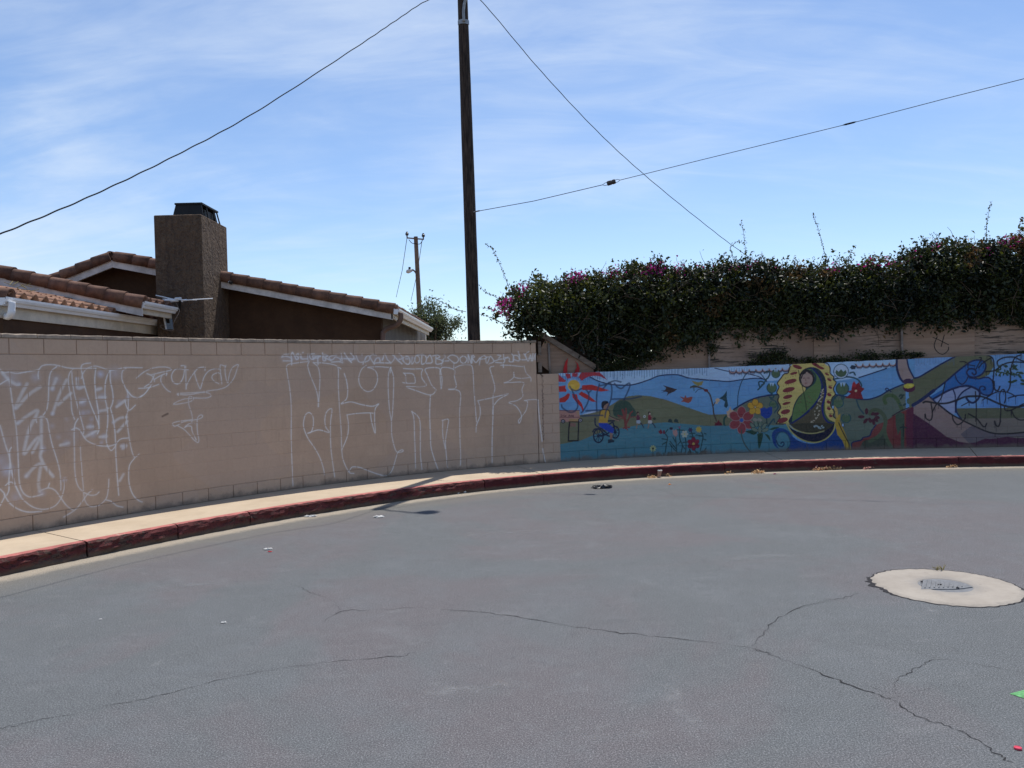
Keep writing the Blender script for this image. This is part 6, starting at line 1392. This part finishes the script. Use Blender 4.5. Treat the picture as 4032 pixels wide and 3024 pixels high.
# aerial, box and cable beside the chimney
AY = 14.2
an = tag(empty('television_aerial', tuple(at(706, 1183, AY))), 'white television aerial with long thin rods fixed beside the chimney', 'aerial'); ao = tuple(at(706, 1183, AY))
MB(ao).tube([at(648, 1181, AY-.3), at(700, 1184, AY), at(735, 1181, AY+.1)], .018, 6).build('boom', M['gutter'], an)
for a, b, r in (((613,1163),(690,1180),.011), ((725,1182),(838,1175.5),.010), ((640,1178),(775,1182),.009), ((660,1176),(720,1188),.009), ((690,1176),(712,1174),.02), ((668,1189),(700,1186),.008)):
    MB(ao).tube([at(*a, AY-.1), at(*b, AY+.05)], r, 6).build('rod', M['gutter'], an)
MB(ao).tube([at(708, 1183, AY), at(707, 1222, AY+.15)], .022, 8).build('mast', M['black'], an)
eb = tag(empty('service_box', tuple(at(660, 1270, 14.33))), 'open blue grey electrical box with a hanging cable loop below the eave', 'electrical box'); eo = tuple(at(660, 1270, 14.33))
P4 = [at(641, 1240, 14.3), at(668, 1242, 14.3), at(677, 1296, 14.3), at(652, 1296, 14.3)]
MB(eo).prism(P4, (0, .08, 0)).build('enclosure', M['box'], eb)
MB(eo).prism([at(640, 1239, 14.28), at(645, 1239.5, 14.28), at(656, 1296, 14.28), at(651, 1296, 14.28)], (0, .02, 0)).build('rim', M['gutter'], eb)
MB(eo).prism([at(652, 1254, 14.29), at(665, 1256, 14.29), at(668, 1272, 14.29), at(657, 1272, 14.29)], (0, .02, 0)).build('breaker', M['black'], eb)
q = catmull(np.array([tuple(at(x, y, 14.25)) for x, y in ((692,1190),(704,1215),(706,1228),(690,1258),(681,1280),(682,1300),(665,1301),(640,1294),(630,1284),(638,1280),(650,1281))]), 5)
MB(eo).tube(q, .006, 6).build('hanging_cable', M['post'], eb)

# ------------------------------------------------------------------ road details
def ribbon(name, px, w0, mt, parent, z=0.003, jit=0.5, n=7, amp=0.012):
    q = np.array([tuple(ground(x, y))[:2] for x, y in px]); q = catmull(q, n) if len(q) > 2 else q
    # midpoint jitter
    P2 = [q[0]]
    for a, b in zip(q[:-1], q[1:]):
        d = b-a; L = np.linalg.norm(d); k = max(1, int(L/0.035)); nrm = np.array([-d[1], d[0]])/(L+1e-9)
        for j in range(1, k+1): P2.append(a+d*j/k+nrm*random.gauss(0, amp))
    P2 = np.array(P2); V = []; F = []
    for i, p in enumerate(P2):
        t = P2[min(i+1, len(P2)-1)]-P2[max(i-1, 0)]; t = t/(np.linalg.norm(t)+1e-9); nr = np.array([-t[1], t[0]]); e = min(1.0, i/6.0, (len(P2)-1-i)/6.0)
        ww = w0*max(0.12, random.uniform(1-jit, 1+jit)*(0.35+0.65*e)*(0.25+0.75*abs(math.sin(i*0.13+len(P2)))))
        zz_ = zr(p[0], p[1])+z
        V.append((p[0]+nr[0]*ww/2, p[1]+nr[1]*ww/2, zz_)); V.append((p[0]-nr[0]*ww/2, p[1]-nr[1]*ww/2, zz_))
    for i in range(len(P2)-1): F.append((2*i, 2*i+1, 2*i+3, 2*i+2))
    return link(name, wmesh(name, V, F), mt, parent)
def c4(L): return [(x*4032/2212, y*4032/2212) for x, y in L]
CR = [(c4([(700,1345),(735,1322),(800,1318),(900,1314),(1000,1320),(1080,1328),(1160,1340),(1240,1354),(1330,1366),(1430,1376),(1530,1388),(1632,1402),(1668,1416)]), .010), (c4([(1632,1402),(1690,1425),(1760,1450),(1830,1478),(1900,1502),(1935,1516),(1980,1546),(2050,1570),(2110,1598),(2150,1630),(2190,1648)]), .013),
 (c4([(1632,1402),(1634,1385),(1655,1360),(1690,1330),(1740,1308),(1800,1295),(1860,1282)]), .008), (c4([(-30,1580),(60,1562),(180,1538),(300,1512),(400,1488),(520,1460),(640,1440),(760,1426),(860,1418),(900,1408)]), .007), (c4([(1935,1500),(1930,1480),(1960,1455),(2000,1432),(2040,1425),(2120,1438),(2212,1452)]), .006), (c4([(1920,1512),(1960,1500),(2040,1480)]), .005), (c4([(1750,1470),(1850,1478),(1925,1500)]), .004), (c4([(1410,1055),(1440,1062),(1470,1080)]), .005), (c4([(1700,1320),(1790,1300),(1870,1288)]), .004), (c4([(610,1255),(660,1275),(720,1300),(735,1320)]), .004), (c4([(1960,1402),(2010,1420),(2040,1425)]), .004)]
for L, w_ in CR: ribbon('crack', L, w_*1.05, M['crackline'], road, amp=0.010)
def scuff(px, wid):
    q = catmull(np.array([tuple(ground(x, y))[:2] for x, y in px]), 10); V = []; F = []; tn = []
    for i, p in enumerate(q):
        t = q[min(i+1, len(q)-1)]-q[max(i-1, 0)]; t = t/np.linalg.norm(t); nr = np.array([-t[1], t[0]]); e = min(1, i/6, (len(q)-1-i)/6)
        for f, a in ((-.5, 0), (-.2, 1), (.2, 1), (.5, 0)): V.append((p[0]+nr[0]*wid*f, p[1]+nr[1]*wid*f, .002)); tn.append(a*e)
    for i in range(len(q)-1):
        for k in range(3): F.append((i*4+k, i*4+k+1, (i+1)*4+k+1, (i+1)*4+k))
    me = wmesh('tyre_scuff', V, F); a = me.attributes.new('tone', 'FLOAT', 'POINT'); a.data.foreach_set('value', np.array(tn, np.float32)); link('tyre_scuff', me, M['scuff'], road)
for L, wd in ((c4([(1462,1440),(1452,1480),(1470,1530),(1530,1575),(1610,1600)]), .16), (c4([(860,1505),(1000,1490),(1180,1480)]), .2), (c4([(300,1280),(420,1262),(560,1250)]), .18), (c4([(1500,1220),(1660,1200),(1800,1205)]), .2), (c4([(900,1170),(1080,1150),(1300,1150)]), .25), (c4([(1960,1350),(2010,1320),(2060,1300)]), .15), (c4([(1190,1600),(1320,1580),(1420,1590)]), .2)): scuff(L, wd)
# utility paint, lower right edge
gp4 = [ground(x, y) for x, y in ((3975,2733),(4034,2718),(4110,2700),(4100,2765),(4034,2752))]
link('utility_marking', wmesh('utility_marking', [(p.x, p.y, zr(p.x, p.y)+.003) for p in gp4], [(0, 1, 2, 3, 4)]), M['greenpaint'], road)

# survey monument / manhole with concrete collar
mc = ground(3722, 2309); mh = tag(empty('access_cover', (mc.x, mc.y, 0)), 'round pale concrete collar with a small ridged iron cover set in the road', 'manhole'); mo = (mc.x, mc.y, 0)
zc0 = zr(mc.x, mc.y)
R0 = abs(ground(4040, 2330).x-ground(3412, 2298).x)/2
V = [(0, 0, zc0+.006)]; F = []; NR = 110
edge = [R0*(1+0.012*math.sin(3*t*2*math.pi/NR+1)+random.uniform(-.022, .016)-(.06 if 27 < t*64/NR < 34 else 0)*random.random()) for t in range(NR)]
for ring, zf in ((0.355, .006), (0.375, .012), (.93, .012), (1.0, .003)):
    for k in range(NR):
        a = 2*math.pi*k/NR; e = edge[k] if ring > .5 else R0; V.append((math.cos(a)*e*ring, math.sin(a)*e*ring, zc0+zf))
for rI in range(3):
    for k in range(NR): F.append((1+rI*NR+k, 1+rI*NR+(k+1) % NR, 1+(rI+1)*NR+(k+1) % NR, 1+(rI+1)*NR+k))
link('concrete_collar', wmesh('concrete_collar', V, F), M['collar'], mh)
# gap of broken asphalt round the collar
V = []; F = []
for k in range(NR):
    a = 2*math.pi*k/NR; w1 = edge[k]+random.uniform(.006, .02)+(random.uniform(.01, .05) if 26 < k*64/NR < 36 else 0)
    V.append((math.cos(a)*edge[k]*.985, math.sin(a)*edge[k]*.985, zc0+.0035)); V.append((math.cos(a)*w1, math.sin(a)*w1, zc0+.0035))
for k in range(NR): F.append((2*k, 2*k+1, 2*((k+1) % NR)+1, 2*((k+1) % NR)))
link('edge_gap', wmesh('edge_gap', V, F), M['crackdark'], mh)
V = [(0, 0, zc0+.007)]+[(math.cos(2*math.pi*k/40)*R0*.36, math.sin(2*math.pi*k/40)*R0*.36, zc0+.007) for k in range(40)]
cov = link('iron_frame', wmesh('iron_frame', V, [(0, k+1, (k+1) % 40+1) for k in range(40)]), M['iron'], mh)
def G(x, y): 
    g_ = ground(3390+x/3.445, 2220+y/3.445); return Vector((g_.x-mo[0], g_.y-mo[1], zc0))
tri = [G(848, 232), G(1300, 292), G(1515, 335), G(1300, 362), G(815, 362)]
MB().prism([p+Vector((0, 0, .0075)) for p in tri], (0, 0, .007)).build('hatch', M['iron'], cov)
for k in range(9):
    t = .06+k*.09; a = tri[0].lerp(tri[2], t); b = tri[4].lerp(tri[2], t); a2 = a.lerp(b, .06); b2 = a.lerp(b, .94); dv = Vector((.012, 0, 0))
    MB().prism([a2+Vector((0, 0, .0148)), b2+Vector((0, 0, .0148)), b2+dv+Vector((0, 0, .0148)), a2+dv+Vector((0, 0, .0148))], (0, 0, .006)).build('rib', M['iron'], cov)
for (x0, y0, x1, y1) in ((808,262,836,270),(1040,306,1095,312),(1290,352,1335,358)):
    MB().prism([G(x0, y0)+Vector((0, 0, .0152)), G(x1, y0)+Vector((0, 0, .0152)), G(x1, y1)+Vector((0, 0, .0152)), G(x0, y1)+Vector((0, 0, .0152))], (0, 0, .007)).build('slot', M['crackdark'], cov)
mbx = MB()
mbx.prism([G(838, 232)+Vector((0, 0, .006)), G(850, 232)+Vector((0, 0, .006)), G(822, 364)+Vector((0, 0, .006)), G(808, 364)+Vector((0, 0, .006))], (0, 0, .0045)); mbx.build('hinge_gap', M['crackdark'], cov)
# little dry weeds at the collar's edge
for wx, wy, wl in ((3690, 2249, 'low dry weed on the rim of the concrete collar facing the mural wall'), (3712, 2250, 'tallest dry weed on the rim of the concrete collar facing the mural wall')):
    b_ = ground(wx, wy); wd_ = tag(empty('weed', (b_.x, b_.y, zr(b_.x, b_.y))), wl, 'weed', 'dry weeds round the collar'); mb = MB((0, 0, 0))
    for k in range(9):
        a = random.uniform(0, 6.28); mb.tube([(0, 0, 0), (math.cos(a)*.02, math.sin(a)*.02, .03), (math.cos(a)*.05, math.sin(a)*.05, random.uniform(.03, .07))], [.003, .0025, .001], 4)
    mb.build('blades', M['weed'], wd_)

# ------------------------------------------------------------------ litter
def crumple(name, px, py, sx, sy, sz, mt, label, cat, seed, z0=0.0, group=None, rz=0.0, n=9):
    r = random.Random(seed); c = ground(px, py, z0); V = []; F = []
    zb = zr(c.x, c.y) if z0 == 0 else z0
    for j in range(n):
        for i in range(n):
            u, v = i/(n-1)*2-1, j/(n-1)*2-1; k = 1-.35*(abs(u*v))
            h = (max(0, 1-(u*u+v*v)*.6)**.6)*r.uniform(.25, 1.0)*sz
            if abs(u) > .99 or abs(v) > .99: h = r.uniform(0, .25)*sz
            V.append((u*sx/2*k+r.uniform(-.09, .09)*sx, v*sy/2*k+r.uniform(-.09, .09)*sy, .004+h))
    for j in range(n-1):
        for i in range(n-1): F.append((j*n+i, j*n+i+1, (j+1)*n+i+1, (j+1)*n+i))
    o = link(name, wmesh(name, V, F), mt); o.location = (c.x, c.y, zb); o.rotation_euler = (0, 0, rz)
    return tag(o, label, cat, group)
crumple('paper_scrap', 1492, 2037, .16, .10, .03, M['litter'], 'flattened white paper scrap in the gutter left of the lamp shadow', 'litter', 1)
crumple('paper_scrap', 1222, 2034, .20, .10, .025, M['litter'], 'torn white paper lying against the flaking red kerb', 'litter', 2)
crumple('paper_scrap', 1800, 1944, .12, .08, .05, M['litter'], 'crumpled white paper ball pair in the gutter right of the lamp shadow', 'litter', 3)
crumple('paper_scrap', 1828, 1941, .08, .07, .055, M['litter'], 'small crumpled paper ball against the smooth dark red kerb', 'litter', 4)
crumple('paper_scrap', 1055, 2164, .11, .06, .02, M['litter'], 'white wrapper lying on the asphalt beside a red scrap', 'litter', 5)
crumple('red_scrap', 1063, 2174, .06, .025, .012, M['red'], 'tiny red plastic scrap beside the white wrapper on the asphalt', 'litter', 6)
crumple('paper_scrap', 880, 2453, .05, .03, .012, M['litter'], 'lone cream coloured scrap on the open asphalt', 'litter', 7)
crumple('napkin', 3550, 1838, .22, .12, .12, M['litter'], 'crumpled white napkin propped against the dark red kerb', 'litter', 8)
crumple('paper_scrap', 3527, 1842, .14, .06, .03, M['petal'], 'flat tan wrapper lying beside the crumpled white napkin', 'litter', 18)
crumple('plastic_bag', 2370, 1921, .36, .26, .07, M['blackbag'], 'shiny black plastic bag lying on the road near the kerb', 'plastic bag', 9, n=11)
crumple('orange_peel', 2637, 1909, .055, .04, .02, M['orange'], 'small orange peel scrap lying on the asphalt', 'litter', 10)
crumple('green_scrap', 3050, 1868, .06, .04, .02, M['bract'], 'single fallen magenta flower on the road', 'flower', 11)
crumple('paper_scrap', 395, 2440, .03, .02, .006, M['litter'], 'tiny white speck of paper on the asphalt', 'litter', 12)
c = ground(2594, 1880); cup = tag(empty('paper_cup', (c.x, c.y, 0)), 'crushed printed paper cup standing upright against the kerb', 'paper cup')
mb = MB(); V = []; F = []
for i, (r, z) in enumerate(((.03, .004), (.034, .05), (.040, .10), (.043, .125))):
    for k in range(12):
        a = 2*math.pi*k/12; j = 1+random.uniform(-.12, .12); V.append((r*j*math.cos(a)+z*.15, r*j*math.sin(a)*.7, z+(random.uniform(-.012, .012) if i == 3 else 0)))
F = [(i*12+k, i*12+(k+1) % 12, (i+1)*12+(k+1) % 12, (i+1)*12+k) for i in range(3) for k in range(12)]+[tuple(range(11, -1, -1))]
mb.add(V, F); mb.build('cup_body', M['cupbrown'], cup)
mb = MB(); V = [(.046*math.cos(2*math.pi*k/12)+.02, .046*math.sin(2*math.pi*k/12)*.7, .125+.008*math.sin(k*2.1)) for k in range(12)]; mb.prism(V, (0, 0, .008)); mb.build('cup_rim', M['litter'], cup)
c = ground(4008, 2950); cap_ = tag(empty('bottle_cap', (c.x, c.y, zr(c.x, c.y))), 'round pink red bottle cap lying flat on the asphalt', 'bottle cap')
mb = MB(); V = []; F = []
for r, z in ((.0185, .002), (.019, .006), (.017, .011), (.013, .0118), (.0125, .0100)):
    for k in range(24): a = 2*math.pi*k/24; V.append((r*(1+.02*(k % 2))*math.cos(a), r*(1+.02*(k % 2))*math.sin(a), z))
F = [(i*24+k, i*24+(k+1) % 24, (i+1)*24+(k+1) % 24, (i+1)*24+k) for i in range(4) for k in range(24)]+[tuple(4*24+k for k in range(24))]
mb.add(V, F); mb.build('cap_shell', M['pink'], cap_, smooth=False)
# drifts of fallen bracts along the kerb
def drift(px0, py0, px1, py1, n, mt, label, seed, size=.035):
    r = np.random.default_rng(seed); a = np.array(ground(px0, py0)[:]); b = np.array(ground(px1, py1)[:]); t = r.beta(1.6, 1.6, n)
    Pq = a+(b-a)*t[:, None]+r.normal(0, .025, (n, 3)); h = np.sin(np.pi*t); Pq[:, 2] = .012+np.abs(r.normal(0, .022, n))*(.3+h)
    me = leaf_mesh('fallen_petals', Pq-a, size, (0, -.4, 1), [mt], None, seed, .8, 0); o = link('fallen_petals', me); o.location = tuple(a)
    return tag(o, label, 'fallen petals', kind='stuff')
M['pet2'] = leafmat('dry bract', (0.62, 0.38, 0.18), (0.66, 0.47, 0.28), (1, 1, 1), .8, .1); M['pet3'] = leafmat('pinkish bract', (0.55, 0.22, 0.20), (0.62, 0.35, 0.28), (1, 1, 1), .8, .1)
drift(3195, 1853, 3350, 1846, 420, M['pet2'], 'big heap of dry tan flower petals piled against the kerb', 51)
drift(3185, 1853, 3260, 1850, 60, M['pet3'], 'pinkish petals at the edge of the big dry petal heap', 52)
drift(2965, 1865, 3010, 1863, 70, M['pet2'], 'small heap of tan petals between the paper cup and the big heap', 53)
drift(2550, 1883, 2590, 1880, 40, M['pet2'], 'few tan petals gathered at the foot of the paper cup', 54)
drift(2139, 1908, 2165, 1906, 14, M['pet2'], 'two or three pale petals below the kerb joint', 55)
drift(3400, 1850, 3445, 1847, 22, M['pet3'], 'reddish petals between the big heap and the white napkin', 56)
drift(3730, 1842, 3770, 1841, 26, M['pet2'], 'thin line of pale petals right of the white napkin', 57)
drift(2625, 1878, 2640, 1877, 12, M['pet2'], 'little clump of yellow petals right of the paper cup', 58)
drift(2855, 1866, 2885, 1865, 12, M['pet2'], 'sparse pale petals along the kerb below the red mural flower', 59)
